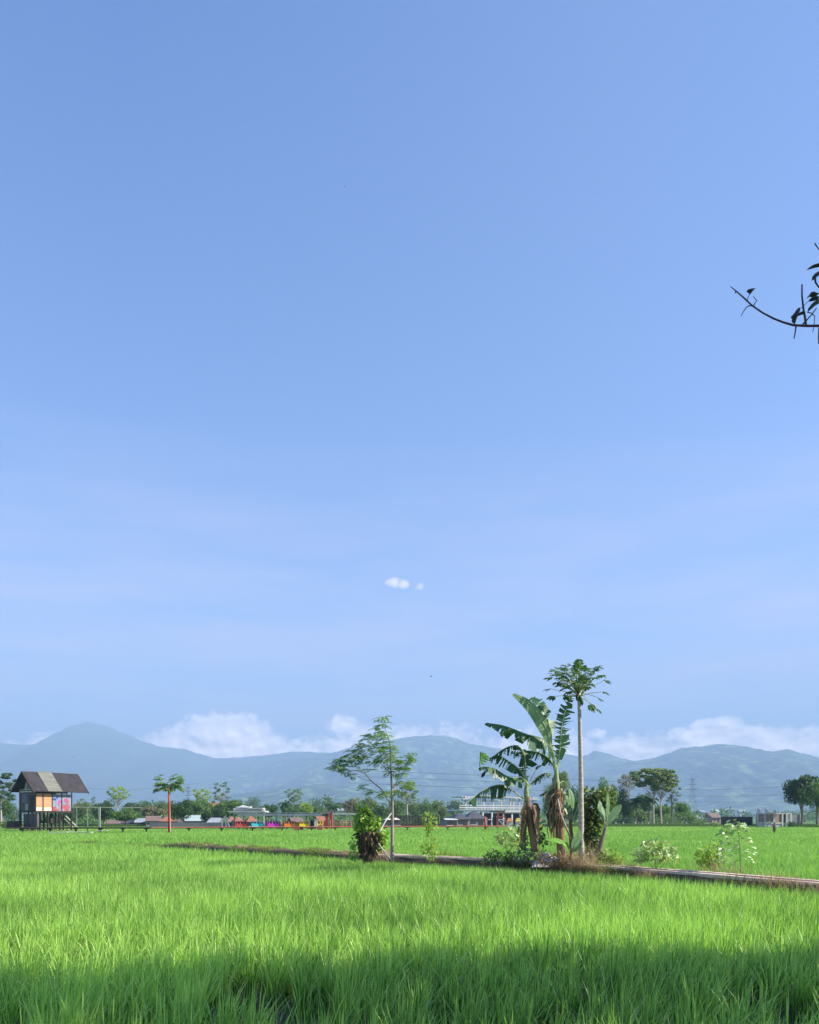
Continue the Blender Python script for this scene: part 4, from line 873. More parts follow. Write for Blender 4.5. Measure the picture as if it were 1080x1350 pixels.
# ------------------------------------------------------------------ park: long canopy, train cars, fence
YK = 126.0
cn = thing('long_canopy', G(370, YK), 'long thin-roofed canopy over the row of colourful carriages', 'shelter')
q = MB(); q.box((P(306, 1070, YK) + P(436, 1073.5, YK)) / 2, ((436 - 306) / F * YK, 2.6, .09)); q.box(P(369, 1074.2, YK - 1.35), (110 / F * YK, .06, .28)); build('roof', q, 'zinc', cn)
q = MB(); q.box(P(379, 1074.6, YK + .4), (110 / F * YK, 2.2, .2)); build('under_roof_shade', q, 'zinc_dark', cn)  # dark slab stands in for the shade under the thin roof
for px in (309, 321.5, 365, 404.5, 430):
    q = MB(); q.bar(G(px, YK, 0), P(px, 1074, YK), .14); build('post', q, 'zinc', cn)
def carriage(px0, px1, m, m2, label, seats=4, top=1083.6):
    c = thing('train_carriage', G((px0 + px1) / 2, YK - .6), label, 'train carriage', 'colourful children train carriages'); c.rotation_euler.z = R(16)
    w_ = (px1 - px0) / F * YK; x = (px0 + px1) / 2; yb = YK - .6; z0 = .55; zt = ZP(top, yb)
    q = MB(); q.box(G(x, yb, z0 + .3), (w_, 1.2, .5)); q.box(G(px0, yb, (z0 + zt) / 2 + .1) + Vector((.05, 0, 0)), (.1, 1.15, zt - z0)); q.box(G(px1, yb, (z0 + zt) / 2 + .1) - Vector((.05, 0, 0)), (.1, 1.15, (zt - z0) * .8)); q.box(G(x, yb + .62, z0 + .62), (w_ * .98, .06, zt - z0 - .25)); build('body', q, m, c)
    for i in range(seats):
        xx = px0 + (px1 - px0) * (i + .75) / (seats + .5); q = MB(); q.box(G(xx, yb - .1, z0 + .62), (.07, .7, .75)); q.box(G(xx, yb - .1, z0 + .5) + Vector((.13, 0, 0)), (.26, .7, .12)); build('seat', q, m2, c)
    for s in (-.3, .3):
        q = MB(); q.tube([G(x, yb - .63, .25) + Vector((w_ * s, 0, 0)), G(x, yb - .55, .25) + Vector((w_ * s, 0, 0))], .2, 10); build('wheel', q, 'black', c)
M['orange2'] = mat('faded_orange', (.50, .20, .07), rough=.6); M['yellow2'] = mat('faded_yellow', (.55, .40, .12), rough=.6)
M['redl'] = mat('light_red', (.85, .25, .18), rough=.5); M['teall'] = mat('light_teal', (.35, .75, .76), rough=.5); M['purl'] = mat('light_pink', (.80, .35, .70), rough=.5); M['orl'] = mat('light_orange', (.92, .50, .22), rough=.5)
carriage(310, 327.5, 'red', 'redl', 'red train carriage with pale seats, first from the left under the canopy')
carriage(331.5, 348, 'teal', 'teall', 'turquoise train carriage between the red and the magenta ones', top=1086)
carriage(352, 369.5, 'purple', 'purl', 'magenta train carriage under the canopy')
carriage(374, 390.5, 'orange', 'orl', 'orange train carriage between the magenta and the yellow ones')
carriage(394, 408.5, 'yellow', 'yellow', 'yellow train carriage beside the black engine', top=1087)
e = thing('train_engine', G(414, YK - .6), 'small black train engine at the right end of the colourful carriages', 'train engine')
q = MB(); q.tube([G(409.5, YK - .6, 1.0), G(415.5, YK - .6, 1.0)], .42, 12); q.box(G(412.5, YK - .6, .62), (.9, 1.0, .25)); build('boiler', q, 'black', e)
q = MB(); q.box(G(417, YK - .6, 1.2), (.5, 1.1, 1.2)); q.box(G(417, YK - .6, 1.85), (.7, 1.3, .08)); build('cab', q, 'cream', e)
q = MB(); q.tube([G(411, YK - .6, 1.35), G(411, YK - .6, 1.75)], [.09, .13], 8); build('chimney', q, 'black', e)
for x in (411, 414.5):
    q = MB(); q.tube([G(x, YK - 1.15, .35), G(x, YK - 1.05, .35)], .26, 10); build('wheel', q, 'black', e)
for i, (px, lab) in enumerate(((421, 'yellow springy riding toy just right of the black train engine'), (424.5, 'second yellow riding toy, nearer the red gate columns'))):
    r_ = thing('riding_toy', G(px, YK - 1), lab, 'playground toy'); q = MB(); q.tube([G(px - 1.2, YK - 1, 1.0), G(px, YK - 1, .9), G(px + 1.4, YK - 1, 1.0)], [.14, .2, .14], 7); q.tube([G(px + 1.1, YK - 1, 1.0), G(px + 1.8, YK - 1, 1.5)], [.12, .08], 6); q.box(G(px + 2.1, YK - 1, 1.5), (.28, .14, .14)); build('body', q, 'yellow', r_)
    q = MB(); q.tube([G(px, YK - 1, 0), G(px, YK - 1, .8)], .08, 6); build('stand', q, 'orange', r_)
gt = thing('park_gate', G(434, YK - .4), 'two thick red gate columns at the right end of the long canopy', 'gate')
for px in (431, 436.5):
    q = MB(); q.box((G(px, YK - .4, 0) + P(px, 1071, YK - .4)) / 2, (.42, .42, ZP(1071, YK))); build('column', q, 'red', gt)
q = MB(); q.box(P(433.8, 1070.2, YK - .4), (1.35, .6, .3)); build('lintel', q, 'tile_brown', gt)
for k_, (x0, x1, lab) in enumerate(((425, 439, 'orange and red play rail between the riding toys and the gate columns'), (439, 468, 'red slatted fence running right from the gate to the vine-covered stump'))):
    f_ = thing('park_fence', G((x0 + x1) / 2, YK - 1.6), lab, 'fence'); yy = YK - 1.6
    for z in (.75, 1.1, 1.45):
        q = MB(); q.bar(G(x0, yy, z), G(x1, yy, z), .06, .09); build('rail', q, 'red' if k_ else 'redo', f_)
    for px in np.arange(x0, x1 + .1, 3.6):
        q = MB(); q.bar(G(px, yy - .05, 0), G(px, yy - .05, 1.62), .09); build('post', q, 'orl' if int(px) % 2 else 'red', f_)
for px, lab in ((391.5, 'small brown box under the walkway, left'), (396, 'dark brown box under the walkway, right of another box'), (422, 'brown cart standing under the walkway below the riding toys')):
    yy = wx(px) - .7; q = MB(); q.box(G(px, yy, .62), (.75, .5, .42)); q.box(G(px - 2, yy, .2), (.08, .08, .4)); q.box(G(px + 2, yy, .2), (.08, .08, .4)); tag(build('field_box', q, 'redo' if px != 396 else 'wood_dark', loc=G(px, yy)), lab, 'box')
sh2 = thing('white_shelter', G(328, 165), 'white-roofed shelter with a stepped top behind the left end of the long canopy', 'shelter')
q = MB(); q.box(P(329, 1070, 165), (46 / F * 165, 5, .28)); q.box(P(329, 1067, 165), (38 / F * 165, 3.4, .5)); build('roof', q, 'white', sh2)
q = MB(); a_, b_, c_ = P(313, 1065.5, 165), P(348, 1065.5, 165), P(319, 1062.5, 165); q.box(P(322, 1064.5, 165), (18 / F * 165, 2.6, .4)); q.poly([P(313, 1064.5, 163), P(332, 1064.5, 163), P(320, 1061.2, 164)]); q.poly([P(313, 1064.5, 166), P(332, 1064.5, 166), P(320, 1061.2, 164)]); q.box(P(338, 1066, 164), (20 / F * 165, 2.6, .3)); build('upper_roof', q, 'white', sh2)
for px in (309, 318, 328, 338, 348):
    q = MB(); q.bar(G(px, 163.5, 0), P(px, 1071, 163.5), .2); build('post', q, 'offwhite', sh2)
ws = thing('white_canopy', G(457, 150), 'thin white canopy right of the red gate columns', 'shelter')
q = MB(); q.box(P(456, 1073, 150), (36 / F * 150, 2.5, .2)); build('roof', q, 'offwhite', ws)
for px in (441, 452, 463, 472):
    q = MB(); q.bar(G(px, 150, 0), P(px, 1073.5, 150), .12); build('post', q, 'offwhite', ws)

# ------------------------------------------------------------------ houses
def house(px0, px1, top, eave, Y, roofm, wallm, label, kind='gable', base=0, name='house', depth=6, wins=3, rot=17):
    x0, x1 = (px0 - 540) / F * Y, (px1 - 540) / F * Y; zr, ze = ZP(top, Y), ZP(eave, Y); xm = (x0 + x1) / 2; w_ = x1 - x0
    h = thing(name, (xm, Y, base), label, 'house' if name == 'house' else name.replace('_', ' '))
    q = MB(); q.box((xm, Y + depth / 2, (base + ze) / 2), (w_ * .9, depth * .86, ze - base)); build('wall', q, wallm, h)
    q = MB()
    y0, y1 = Y, Y + depth; th = .12
    if kind == 'gable':
        for d in (0, -th): q.poly([(x0, y0, ze + d), (x1, y0, ze + d), (x1 - w_ * .02, (y0 + y1) / 2, zr + d), (x0 + w_ * .02, (y0 + y1) / 2, zr + d)]); q.poly([(x1, y1, ze + d), (x0, y1, ze + d), (x0 + w_ * .02, (y0 + y1) / 2, zr + d), (x1 - w_ * .02, (y0 + y1) / 2, zr + d)])
        for x in (x0 + .3, x1 - .3): q.poly([(x, y0 + .3, ze), (x, y1 - .3, ze), (x, (y0 + y1) / 2, zr - .1)])
    else:
        a = (xm - w_ * .08, (y0 + y1) / 2, zr); b = (xm + w_ * .08, (y0 + y1) / 2, zr); c = [(x0, y0, ze), (x1, y0, ze), (x1, y1, ze), (x0, y1, ze)]
        q.poly([c[0], c[1], b, a]); q.poly([c[1], c[2], b]); q.poly([c[2], c[3], a, b]); q.poly([c[3], c[0], a]); q.poly([c[3], c[2], c[1], c[0]])
    rf = build('roof', q, roofm, h)
    q = MB(); q.box((xm, y0 + .02, ze - .05), (w_, .08, .16)); build('fascia', q, 'wood_dark', rf)
    h.rotation_euler.z = R(rot)
    yw = Y + depth * .07 - .06
    for i in range(wins):
        xx = x0 + w_ * (.15 + .7 * (i + .5) / wins); hh = (ze - base)
        if i == wins // 2 and wins > 1: q = MB(); q.box((xx, yw, base + hh * .38), (.9, .06, hh * .72)); build('door', q, 'wood_dark', h)
        else:
            q = MB(); q.box((xx, yw, base + hh * .58), (1.1, .06, hh * .34)); wn = build('window', q, 'glass', h)
            q = MB(); q.box((xx, yw - .04, base + hh * .58 - hh * .19), (1.3, .1, .08)); build('sill', q, 'conc_w', wn)
    return h
house(141, 160, 1081, 1086, 178, 'tile_brown', 'wall_grey', 'low grey-roofed house right of the pole frame')
house(160, 177, 1079.5, 1085.5, 174, 'zinc_dark', 'wall_grey', 'grey slate-roofed house between the low grey one and the brown-roofed one')
house(177, 194, 1078.5, 1084.5, 172, 'zinc', 'wall_w', 'house with a light grey roof and pale posts left of the brown roofs')
house(192, 213, 1075.5, 1082.5, 168, 'tile_brown', 'wall_w', 'house with a brown tiled roof left of the red pole')
house(209, 235, 1076.5, 1083, 160, 'tile', 'wall_grey', 'orange hip-roofed house behind the red pole', 'hip')
house(224, 246, 1080, 1084, 163, 'tile_brown', 'wall_grey', 'long low house with a faded roof right of the red pole')
house(244, 274, 1074.5, 1082.5, 164, 'zinc_green', 'wall_grey', 'long grey-walled house with a pale green metal roof')
house(273, 294, 1078, 1084.5, 160, 'zinc', 'wall_grey', 'open grey-roofed house left of the white gable frame')
house(300, 315, 1076.5, 1083.5, 148, 'tile', 'wall_grey', 'orange hip-roofed pavilion left of the red carriage', 'hip', wins=2)
house(308, 324, 1077, 1083.5, 143, 'tile', 'wall_grey', 'orange hip-roofed pavilion above the red carriage', 'hip', wins=2)
house(325, 341, 1076, 1083.5, 146, 'tile', 'wall_grey', 'orange hip-roofed pavilion above the turquoise carriage', 'hip', wins=2)
house(275, 291, 1058, 1068, 230, 'tile', 'wall_w', 'taller orange-roofed house half hidden by trees above the grey roofs')
house(384, 402, 1077.5, 1084, 175, 'tile_brown', 'brick', 'brown-roofed house behind the orange carriage')
house(420, 432, 1076, 1083, 140, 'tile', 'pink', 'pink-walled kiosk left of the red gate columns', wins=1)
house(446, 459, 1065.5, 1069, 260, 'zinc', 'wall_w', 'pale house up among the trees right of the red gate columns', base=0)
fg = thing('gable_frame', G(297, 138), 'white open gable frame left of the orange pavilions', 'frame')
for a, b in (((290, 1084), (297, 1077)), ((297, 1077), (304, 1084)), ((293, 1092), (293, 1081)), ((299, 1079), (303, 1092)), ((298, 1092), (298, 1078))):
    q = MB(); q.bar(P(*a, 138), P(*b, 138), .16); build('bar', q, 'white', fg)
wl = MB(); wl.box((G(250, 150, 0) + P(250, 1084, 150)) / 2, (105 / F * 150, .25, ZP(1084.5, 150))); 
tag(build('boundary_wall', wl, 'wall_grey', loc=G(250, 150)), 'long grey boundary wall in front of the green-roofed house', 'wall')

# white two-storey frame building
YT = 168.0
tw = thing('frame_building', G(660, YT), 'white two-storey steel-framed building with a railed upper deck behind the banana plants', 'building'); tw.rotation_euler.z = R(24)
def pb(name, x0, x1, y0, y1, m, dy=0, dep=.25, par=tw):
    q = MB(); Y = YT + dy; a = P(x0, y0, Y); b = P(x1, y1, Y); q.box(((a.x + b.x) / 2, Y, (a.z + b.z) / 2), (abs(b.x - a.x), dep, abs(a.z - b.z))); return build(name, q, m, par)
pb('upper_deck', 664, 717, 1067.5, 1071, 'white', 3, 6.5); pb('upper_deck', 598, 664, 1067.5, 1069.5, 'offwhite', 3, 6)
for x in list(np.arange(598, 718, 4.4)): pb('railing_post', x, x + .9, 1062, 1067.5, 'white', -.3, .08)
pb('railing_rail', 598, 717, 1061.4, 1062.8, 'white', -.4, .1); pb('railing_rail', 598, 717, 1064.4, 1065.6, 'offwhite', -.4, .06)
for x in (609, 623, 636, 650, 662, 676, 681, 690, 711): pb('column', x - .9, x + .9, 1050, 1067.5, 'white', .4, .25)
for x in (634, 647.5, 665, 678, 692, 713): pb('column', x - .9, x + .9, 1071, 1090.5, 'offwhite', .2, .3)
q = MB(); q.bar(P(603, 1054.5, YT), P(632, 1048.5, YT), .9, .2); q.bar(P(632, 1048.5, YT), P(662, 1050.5, YT), .9, .2); q.bar(P(662, 1050.5, YT), P(719, 1053.5, YT), .3, .25); q.box(P(660, 1051.5, YT + 3), (115 / F * YT, 5, .15)); build('roof', q, 'white', tw)
q = MB(); q.bar(P(604, 1056, YT + .3), P(718, 1055.5, YT + .3), .16); build('eaves_beam', q, 'white', tw)
pb('lower_wall', 640, 700, 1072, 1091, 'zinc_dark', 4, .2); pb('shelf_rail', 640, 664, 1080, 1081, 'white', -.2, .1)
tn = [(598, 622, 1072, 1080, 152, 'dark peaked tent roof at the left end of the white frame building'), (614, 646, 1069.5, 1079.5, 156, 'larger dark slate roof right of the dark tent'), (588, 606, 1079, 1081, 150, 'flat pale awning left of the dark tent')]
for x0, x1, t0, e0, Y, lab in tn: house(x0, x1, t0, e0, Y, 'zinc_dark' if t0 < 1078 else 'offwhite', 'wall_grey', lab, 'hip' if t0 < 1078 else 'gable', name='pavilion', wins=2, depth=4)
sw = thing('swing_frame', G(661, 140), 'brown wooden swing frame in front of the white frame building', 'swing')
for a, b in (((657, 1071), (655, 1092)), ((664, 1071), (669, 1091)), ((657, 1071), (664, 1071)), ((656.5, 1077), (665, 1077)), ((656, 1079), (666, 1090))):
    q = MB(); q.bar(P(*a, 140), P(*b, 140), .2); build('beam', q, 'redo' if b[0] != 666 else 'white', sw)
bl = thing('timber_tower', G(654, 141), 'squat brown plank tower left of the swing frame', 'tower')
q = MB(); q.box((G(656, 141, 0) + P(656, 1075, 141)) / 2, (3 / F * 141, .6, ZP(1075, 141))); build('panel', q, 'brick', bl)
q = MB(); q.box(P(652, 1084, 141), (5.5 / F * 141, .5, 1.6)); build('panel', q, 'wood_dark', bl)
for px, c_, lab, w_ in ((672, 'orange2', 'orange play house between the two banana stems, left', 7), (683, 'yellow2', 'yellow play house between the two banana stems, right', 6), (710, 'orange2', 'orange and yellow tent just left of the tallest banana stem', 9)):
    t = thing('play_house', G(px, 138), lab, 'play house'); q = MB(); q.box(G(px, 138, .75), (w_ / F * 138, .8, 1.3)); build('wall', q, 'cream' if px != 710 else 'yellow', t)
    q = MB(); a = w_ / F * 138 * .6; b = G(px, 138, 1.4)
    for s in (-1, 1): q.poly([b + Vector((-a, -.6, 0)), b + Vector((a, -.6, 0)), b + Vector((a * .5, 0, .55)), b + Vector((-a * .5, 0, .55))] if s < 0 else [b + Vector((a, .6, 0)), b + Vector((-a, .6, 0)), b + Vector((-a * .5, 0, .55)), b + Vector((a * .5, 0, .55))])
    q.poly([b + Vector((-a, -.6, 0)), b + Vector((-a * .5, 0, .55)), b + Vector((-a, .6, 0))]); q.poly([b + Vector((a, .6, 0)), b + Vector((a * .5, 0, .55)), b + Vector((a, -.6, 0))]); build('roof', q, c_, t)
for px, lab in ((513, 'small pale hut roof just left of the sapling trunk'), (524, 'small pale hut roof just right of the sapling trunk')):
    house(px - 5, px + 5, 1078, 1081, 150, 'stick', 'wood_grey', lab, 'hip', name='field_hut', depth=2.5, wins=1)
q = MB()
for i in range(30): q.box(G(520 + i * 2, 158, 1.25), (.22, .05, 2.5 + .2 * math.sin(i)))
tag(build('dark_fence', q, 'wood_dark', loc=G(550, 158)), 'dark board fence under the trees right of the sapling', 'fence')

# right side: embankment edge, fence posts, wall panels, concrete frame
eb = MB(); eb.box(G(930, 166, .42), (400 / F * 166, 2.0, .84)); tag(build('earth_bank', eb, 'weed', loc=G(930, 166)), kind='structure')
eb = MB(); eb.box(G(540, 172, .35), (1500 / F * 172, 6, .7)); tag(build('earth_bank', eb, 'weed', loc=G(540, 172)), kind='structure')
fp = thing('post_fence', G(850, 168), 'fence of pale concrete posts below the tall umbrella trees at right', 'fence')
for px in (787, 797, 812, 822, 838, 847, 855, 880, 905):
    q = MB(); q.bar(G(px, 168, .6), G(px, 168, ZP(1083.5, 168)), .28 if px != 797 else .5); build('post', q, 'conc_w', fp)
for z in (1.4, 1.9):
    q = MB(); q.bar(G(785, 168.3, z), G(907, 168.3, z), .05); build('wire', q, 'steel', fp)
pn = MB(); pn.box(P(971.5, 1083, 160), (41 / F * 160, .3, 12.5 / F * 160)); pn.box(P(971.5, 1090, 160), (41 / F * 160, .2, .6))
tag(build('panel_wall', pn, 'black', loc=G(971, 160, 0)), 'large dark sheet wall beside the concrete frame at right', 'wall')
cf = thing('concrete_frame_building', G(1026, 162), 'unfinished single-storey shell with pale concrete columns and brick infill at right', 'building'); cf.rotation_euler.z = R(14)
YF = 162
for px in (994, 1005, 1019, 1032, 1038.5, 1045, 1060): 
    q = MB(); q.box((G(px, YF, .4) + P(px, 1072.3, YF)) / 2, (.34, .34, ZP(1072.3, YF) - .4)); build('column', q, 'white', cf)
for x0, x1, y0, y1, m_ in ((995, 1004, 1073, 1084, 'brick'), (1006, 1018, 1073, 1084, 'brick'), (1020, 1031, 1073, 1084, 'brick'), (1033, 1038, 1073, 1085, 'zinc_dark'), (1046, 1059, 1074, 1086, 'wall_grey')):
    q = MB(); a, b = P(x0, y0, YF + .1), P(x1, y1, YF + .1); q.box((a + b) / 2, (b.x - a.x, .15, a.z - b.z)); build('infill_wall', q, m_, cf)
q = MB(); q.box(P(1013, 1085.2, YF), (39 / F * YF, .3, .22)); q.box(P(1020, 1072.6, YF + .1), (53 / F * YF, .24, .16)); build('beam', q, 'conc_w', cf)
q = MB(); q.box(P(1013, 1088, YF + .1), (38 / F * YF, .2, .75)); build('low_wall', q, 'wall_w', cf)
sc_ = thing('field_post', G(1021, 92), 'lone weathered post wrapped in old cloth out in the right paddy', 'post')
q = MB(); q.tube([G(1021, 92, 0), P(1021, 1084, 92)], [.10, .07], 6); build('post', q, 'bark_dark', sc_)
q = MB(); q.tube([P(1021, 1087, 92), P(1021.4, 1091, 92), P(1021, 1096, 92)], [.13, .22, .15], 8); build('cloth_wrap', q, 'tile_brown', sc_)
far_h = [(926, 935, 1068.5, 1071, 420, 'zinc', 'white', 'white house far off left of the dark sheet wall'), (938, 954, 1072, 1078, 380, 'tile_brown', 'brick', 'brown-roofed house left of the dark sheet wall'), (918, 930, 1075, 1079, 360, 'zinc', 'wall_w', 'low white house above the shrubs at the right far edge'), (1002, 1006, 1066, 1067.2, 1300, 'zinc', 'wall_grey', 'white building far away over the concrete frame, left'), (1012, 1016, 1066, 1067.2, 1350, 'zinc', 'wall_grey', 'white building far away over the concrete frame, right'), (793, 806, 1080, 1084, 210, 'zinc', 'white', 'small white house behind the leaning banana plant'), (940, 950, 1067, 1070, 1200, 'white', 'white', 'tiny white building in the haze under the pylon'), (975, 985, 1068, 1070.5, 1250, 'zinc', 'white', 'tiny grey-roofed building in the haze above the dark sheet wall')]
for x0, x1, t0, e0, Y, rm, wm_, lab in far_h: house(x0, x1, t0, e0, Y, rm, wm_, lab, depth=8, wins=2)

# ------------------------------------------------------------------ pylons and lines
def pylon(px, top, Y, label, w0=5.5):
    t = thing('power_pylon', G(px, Y), label, 'pylon'); zt = ZP(top, Y); x = G(px, Y).x; q = MB(); r = .11
    lv_ = [0, .25, .45, .62, .76, .88, 1]
    for i in range(len(lv_) - 1):
        a, b = lv_[i] * zt, lv_[i + 1] * zt; wa_, wb = w0 * (1 - .85 * lv_[i]) / 2, w0 * (1 - .85 * lv_[i + 1]) / 2
        for sx_, sy_ in ((-1, -1), (1, -1), (1, 1), (-1, 1)): q.bar((x + sx_ * wa_, Y + sy_ * wa_, a), (x + sx_ * wb, Y + sy_ * wb, b), r)
        for s in (-1, 1): q.bar((x - wa_, Y + s * wa_, a), (x + wb, Y + s * wb, b), r * .6); q.bar((x + wa_, Y + s * wa_, a), (x - wb, Y + s * wb, b), r * .6)
    build('lattice_mast', q, 'steel', t)
    for f in (.74, .86, .97):
        q = MB(); q.bar((x - 4 * (1.5 - f), Y, f * zt), (x + 4 * (1.5 - f), Y, f * zt), .3, .3); build('cross_arm', q, 'steel', t)
pylon(913, 1026, 560, 'lattice power pylon in the haze right of the tall umbrella trees')
pylon(248, 1037, 620, 'faint lattice pylon behind the trees right of the red pole', 4)
pylon(718, 1035, 600, 'lattice pylon top between the two banana plants', 4)
for i, (a, b, c) in enumerate(((( 790, 1029), (900, 1041), (1080, 1035)), ((790, 1037), (900, 1049), (1080, 1046)), ((790, 1046), (900, 1056.5), (1080, 1056)))):
    q = MB(); pts = smooth_line([P(a[0] - 330, a[1] - 14, 300), P(*a, 300), P(*b, 300), P(*c, 300), P(c[0] + 250, c[1] - 14, 300)], 40); q.tube(pts, .07, 4)
    tag(build('power_line', q, 'steel', loc=pts[0]), ['uppermost dark power line across the right hills', 'middle dark power line across the right hills', 'lowest dark power line across the right hills'][i], 'power line', 'power lines across the hills')
q = MB(); pts = smooth_line([P(-60, 1026, 300), P(130, 1040, 300), P(210, 1038, 300), P(420, 1014, 300)], 30); q.tube(pts[:24], .04, 4)
tag(build('power_line', q, 'steel', loc=pts[0]), 'thin power line sagging behind the papaya tree at left', 'power line', 'power lines across the hills')
for px in (262, 556 - 40, 413):
    pass
# ------------------------------------------------------------------ birds
def bird(px, py, Y, s, label):
    q = MB(); c = P(px, py, Y); q.tube([c + Vector((-.5 * s, 0, 0)), c + Vector((-.2 * s, 0, .02 * s)), c + Vector((.2 * s, 0, .02 * s)), c + Vector((.5 * s, 0, 0))], [.03 * s, .12 * s, .12 * s, .03 * s], 7)
    b = build('bird', q, 'bird', loc=c, smooth=True); tag(b, label, 'bird')
    for sg in (-1, 1):
        q = MB(); q.poly([c + Vector((.2 * s, 0, .05 * s)), c + Vector((-.15 * s, 0, .05 * s)), c + Vector((-.2 * s, sg * .6 * s, .3 * s)), c + Vector((.1 * s, sg * .6 * s, .33 * s))]); q.poly([c + Vector((.1 * s, sg * .6 * s, .33 * s)), c + Vector((-.2 * s, sg * .6 * s, .3 * s)), c + Vector((-.2 * s, sg * 1.1 * s, .2 * s))]); build('wing', q, 'bird', b)
bird(568.5, 892, 70, .20, 'tiny dark bird flying above the middle of the hills'); bird(455, 246, 60, .09, 'tiny speck of a bird high in the blue sky'); bird(97, 998, 90, .14, 'tiny dark bird against the tall left mountain')
# ------------------------------------------------------------------ far trees
random.seed(21)
def blob(mb, c, rx, ry, rz, n, s, vb=0., flat=.0):
    for i in range(n):
        d = rdir(); r = U(.35, 1.0) ** .5; p = c + Vector((d.x * rx * r, d.y * ry * r, d.z * rz * r))
        a = (rdir() * (1 - flat) + Vector((0, 0, 1)) * flat * 1.5); a.normalize(); b = a.orthogonal().normalized(); b.rotate(Matrix.Rotation(U(0, 6.28), 3, a)); e = a.cross(b)
        ss = s * U(.6, 1.3); v = max(0, min(1, .45 + vb + U(-.3, .3)))
        mb.poly([p - b * ss * .5, p + e * ss * .28 - a * ss * .08, p + b * ss * .6, p - e * ss * .3 - a * ss * .08], v)
def tree(name, px, top, hw, Y, label, kind='round', lm='lf_mid', base=0., low=None, dens=1., trunk='bark', group='trees beyond the paddies', cat='tree'):
    x = G(px, Y).x; zt = ZP(top, Y); w_ = 1.14 * hw / F * Y; b = Vector((x, Y, base))
    t = thing(name, b, label, cat, group); q = MB(); tr = MB(); hgt = zt - base; s = max(.2, min(.62, w_ * .12)); sc = 1.
    if kind == 'round':
        zl = ZP(low, Y) if low else base + hgt * .22
        tr.tube([b, b + Vector((U(-.2, .2), 0, hgt * .3)), b + Vector((U(-.3, .3), 0, hgt * .7))], [.045 * hgt ** .8, .035 * hgt ** .8, .012 * hgt ** .8], 6)
        zc = (zt + zl) / 2; rz = (zt - zl) / 2
        n_b = 15
        for i in range(n_b):
            d = rdir(-.8, 1); k = U(.45, .74); c = Vector((x + d.x * w_ * k, Y + d.y * w_ * k, zc + d.z * rz * k)); r_ = U(.28, .44)
            tr.tube([b + Vector((0, 0, hgt * U(.25, .5))), (b + Vector((0, 0, hgt * .55)) + c) / 2, c], [.016 * hgt ** .8, .01 * hgt ** .8, .004 * hgt ** .8], 4, cap=False)
            blob(q, c, w_ * r_, w_ * r_, rz * r_ * 1.05, int(150 * dens), s * 1.1, U(-.14, .14))
        blob(q, Vector((x, Y, zc)), w_ * .6, w_ * .6, rz * .65, int(400 * dens), s * 1.1, -.1)
    elif kind == 'umbrella':
        n_t = 22; tr.tube([b, b + Vector((U(-.2, .2), 0, hgt * .4)), b + Vector((U(-.3, .3), 0, hgt * .62))], [.032 * hgt ** .8, .024 * hgt ** .8, .014 * hgt ** .8], 6)
        fk = b + Vector((0, 0, hgt * .45)); zl = ZP(low, Y) if low else base + hgt * .55
        for i in range(n_t):
            f_ = (i + .5) / n_t; z = zl + (zt - zl) * f_; a = i * 2.4; r_ = w_ * U(.35, .85) * (1 if f_ > .35 else .8) * (.55 if i == n_t - 1 else 1)
            c = Vector((x + math.cos(a) * r_, Y + math.sin(a) * r_ * .8, z - .03 * hgt)); rr = w_ * U(.15, .30)
            tr.tube([fk + Vector((0, 0, hgt * .2 * f_)), (fk + c) / 2 + Vector((0, 0, hgt * .02)), c], [.009 * hgt ** .8, .006 * hgt ** .8, .003 * hgt ** .8], 4, cap=False)
            blob(q, c, rr, rr, max(.25, hgt * .03), int(95 * dens), s * .95, U(-.1, .25), .45)
    elif kind == 'palm':
        tr.tube([b, b + Vector((.2, 0, hgt * .5)), b + Vector((.1, 0, hgt * .86))], [.2, .15, .12], 6); c = b + Vector((.1, 0, hgt * .86))
        for i in range(22):
            a = i * 2.4; e = U(-.1, 1.1); d = Vector((math.cos(a) * math.cos(e), math.sin(a) * math.cos(e), math.sin(e))); p = c.copy(); L_ = w_ * U(.85, 1.15)
            for k in range(9):
                d = (d - Vector((0, 0, .17))).normalized(); p2 = p + d * L_ / 8; sd_ = d.cross(Vector((0, 0, 1))).normalized() * w_ * .16 * math.sin(math.pi * (k + 1) / 10.5)
                for sg in (-1, 1): q.poly([p, p2, p2 + sd_ * sg + d * .1 * w_ - Vector((0, 0, .08 * w_)), p + sd_ * sg * .8 - Vector((0, 0, .1 * w_)) + d * .1], .5 + U(-.3, .3))
                p = p2
    elif kind == 'spire':
        tr.tube([b, b + Vector((0, 0, hgt * .9))], [.03 * hgt ** .8, .01], 6); n_t = 14
        for i in range(n_t):
            f_ = .25 + .75 * (i + .5) / n_t; r_ = w_ * (1.15 - .85 * (f_ - .25) / .75); a = i * 2.4
            blob(q, Vector((x + math.cos(a) * r_ * .5, Y + math.sin(a) * r_ * .5, base + hgt * f_ - .02 * hgt)), r_ * .55, r_ * .55, hgt * .05, int(70 * dens), s, U(-.1, .1), .2)
    elif kind == 'bush':
        for i in range(7): 
            a = U(-.75, .75); tr.tube([b, b + Vector((a * w_ * .6, 0, hgt * .6))], [.05, .02], 4); blob(q, Vector((x + a * w_, Y + U(-.4, .4) * w_, base + hgt * U(.3, .68))), w_ * .42, w_ * .42, hgt * .33, int(130 * dens), s, U(-.12, .12))
    build('trunk', tr, trunk, t); build('crown' if kind != 'bush' else 'foliage', q, lm, t)
    return t
